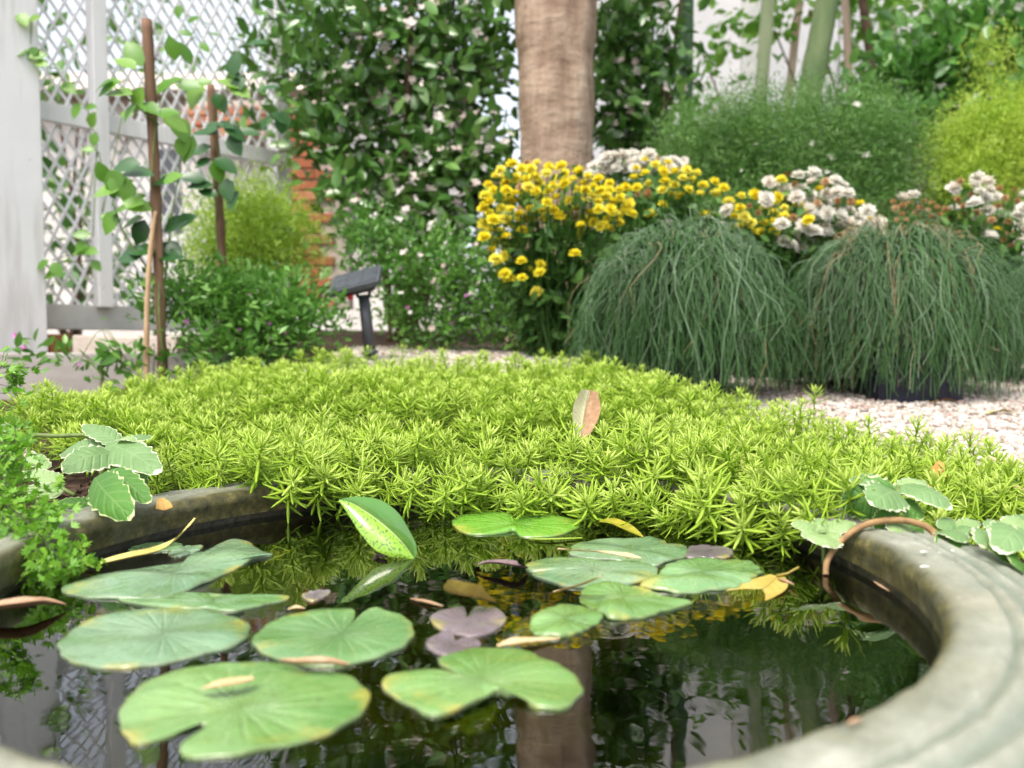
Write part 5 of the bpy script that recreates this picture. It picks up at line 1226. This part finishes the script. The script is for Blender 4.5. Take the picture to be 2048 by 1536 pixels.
cane('pale green slender trunk behind the feathery bush', 1520,190, 1538,0, 3.5, 26, 24, M['bamboo_pale'])
cane('mossy trunk leaning right above the feathery bush', 1622,180, 1658,0, 2.8, 46, 44, M['moss_trunk'])
cane('thin dark brown trunk left of the green hedge shrub', 1738,110, 1722,0, 3.6, 17, 15, M['bark'], nodes=False)
cane('thin pale brown trunk beside the mossy leaning one', 1695,130, 1690,0, 3.7, 16, 14, M['pinktrunk'], nodes=False)
cane('thin brownish trunk left of the mossy leaning one', 1590,100, 1602,0, 3.9, 16, 14, M['pinktrunk'], nodes=False)
cane('faint grey brown trunk above the green hedge shrub', 1845,80, 1850,0, 4.0, 14, 13, M['pinktrunk'], nodes=False)
cane('faint pale trunk between the thin trunks at upper right', 1790,90, 1786,0, 4.0, 16, 14, M['bamboo_pale'], nodes=False)
bush('young_tree', 'wispy tree with sparse yellow green leaves before the pale wall at upper right', 'tree', base_at(1700, 3.85), [blob(1730,60,3.85,60,70,.12,1), blob(1560,40,3.9,40,50,.1,.5), blob(1920,20,3.9,90,40,.15,.7), blob(1450,60,3.9,60,60,.1,.5)], 520, TL_round, (.04, .07), M['climber'], n_ind=200, per=6, cs=.06, stems=5, stem_r=.01)

# ------------------------------------------------------------------ walls behind
def garden_wall():
    t = thing('garden_wall', 'tall white panelled wall behind the slender trunks', 'wall', (2.0, 4.7, .1))
    x0, x1 = .3, 6.6; y = 4.7; zb = .05; n = 12; wd = (x1-x0)/n
    for i in range(n):
        V, fs = bbox_bevel((wd-.012, .05, 2.9), .004); V = V+[x0+wd*(i+.5), y, zb+1.45]; obj('panel', mk('panel', V, fs, mats=M['whitewall'] if i < 5 else M['housewall'], smooth_=False), t)
    for i in range(0, n+1, 2):
        V, fs = bbox_bevel((.09, .09, 2.95), .005); V = V+[x0+wd*i, y-.06, zb+1.475]; obj('post', mk('post', V, fs, mats=M['greypaint'], smooth_=False), t)
    for z in (.35, .62):
        V, fs = bbox_bevel((x1-x0, .03, .05), .004); V = V+[(x0+x1)/2, y-.035, z]; obj('rail', mk('rail', V, fs, mats=M['greypaint'], smooth_=False), t)
    V, fs = bbox_bevel((x1-x0+.1, .14, .05), .006); V = V+[(x0+x1)/2, y, zb+2.93]; obj('coping', mk('coping', V, fs, mats=M['greypaint'], smooth_=False), t)
garden_wall()
def brickwork():
    t = thing('brick_pillar', 'terracotta brick pillar and band showing behind the dark flowering shrub', 'brick wall', tuple(base_at(640, 3.2)))
    bl, bh, bd = .115, .042, .10; y = 3.2
    k = mk('brick', *bbox_bevel((bl-.009, bd, bh-.008), .003), mats=M['brick'], smooth_=False)
    def panel(px0, px1, py0, py1):
        a = at(px0, py1, y); b = at(px1, py0, y)
        V, fs = box(((a[0]+b[0])/2, y+.008, (a[2]+b[2])/2), (b[0]-a[0]-.01, bd-.008, b[2]-a[2]-.006)); obj('mortar', mk('mortar', V, fs, mats=M['mortar'], smooth_=False), t)
        nz = int((b[2]-a[2])/bh); nx = int((b[0]-a[0])/bl)
        for j in range(nz):
            for i in range(nx+(j % 2 == 0)):
                x = a[0]+bl*(i+.5)-(bl/2 if j % 2 == 0 else 0)
                if x < a[0]+bl*.2: x = a[0]+bl*.35
                obj('brick', k, t, Matrix.Translation((x, y+random.uniform(-.004, .003), a[2]+bh*(j+.5))))
    panel(590, 700, 200, 620); panel(380, 590, 205, 282)
    V, fs = box(tuple(at(480, 440, 3.28)), (.44, .06, .62)); obj('render_panel', mk('render_panel', V, fs, mats=M['housewall'], smooth_=False), t)
brickwork()
def house():
    t = thing('neighbour_house', 'pale neighbouring house seen through the lattice fence', 'house', (-3.2, 6.6, .1))
    V, fs = box((-3.6, 7.6, 1.05), (6.2, 2.0, 2.1)); obj('wall', mk('wall', V, fs, mats=M['housewall'], smooth_=False), t)
    x0, x1, y0, y1, z = -6.9, -.35, 6.35, 8.9, 2.1
    V = [(x0, y0, z), (x1, y0, z), (x1, y1, z), (x0, y1, z), (x0, (y0+y1)/2, z+.55), (x1, (y0+y1)/2, z+.55)]
    obj('roof', mk('roof', V, [np.array([(0, 1, 5, 4), (2, 3, 4, 5), (3, 2, 1, 0)]), np.array([(1, 2, 5), (3, 0, 4)])], mats=M['mortar'], smooth_=False), t)
    for x in (-4.3, -2.6, -1.4):
        V, fs = bbox_bevel((.62, .08, .8), .008); fr = obj('window', mk('window', V+[x, 6.6, 1.35], fs, mats=M['whitepaint'], smooth_=False), t)
        for sx in (-.145, .145):
            V, fs = box((x+sx, 6.565, 1.35), (.25, .02, .68)); obj('pane', mk('pane', V, fs, mats=M['greyplastic'], smooth_=False), fr)
house()
bush('garden_shrub', 'grey green shrub beyond the lattice fence at left', 'shrub', base_at(150, 3.6), [blob(120,430,3.5,130,150,.3,2), blob(250,560,3.4,120,90,.25,1.2), blob(120,150,3.9,130,70,.25,1), blob(330,120,4.2,120,60,.25,.8)], 420, TL, (.06, .10), M['feather'], n_ind=120, per=10, cs=.09, stems=6, stem_r=.014)
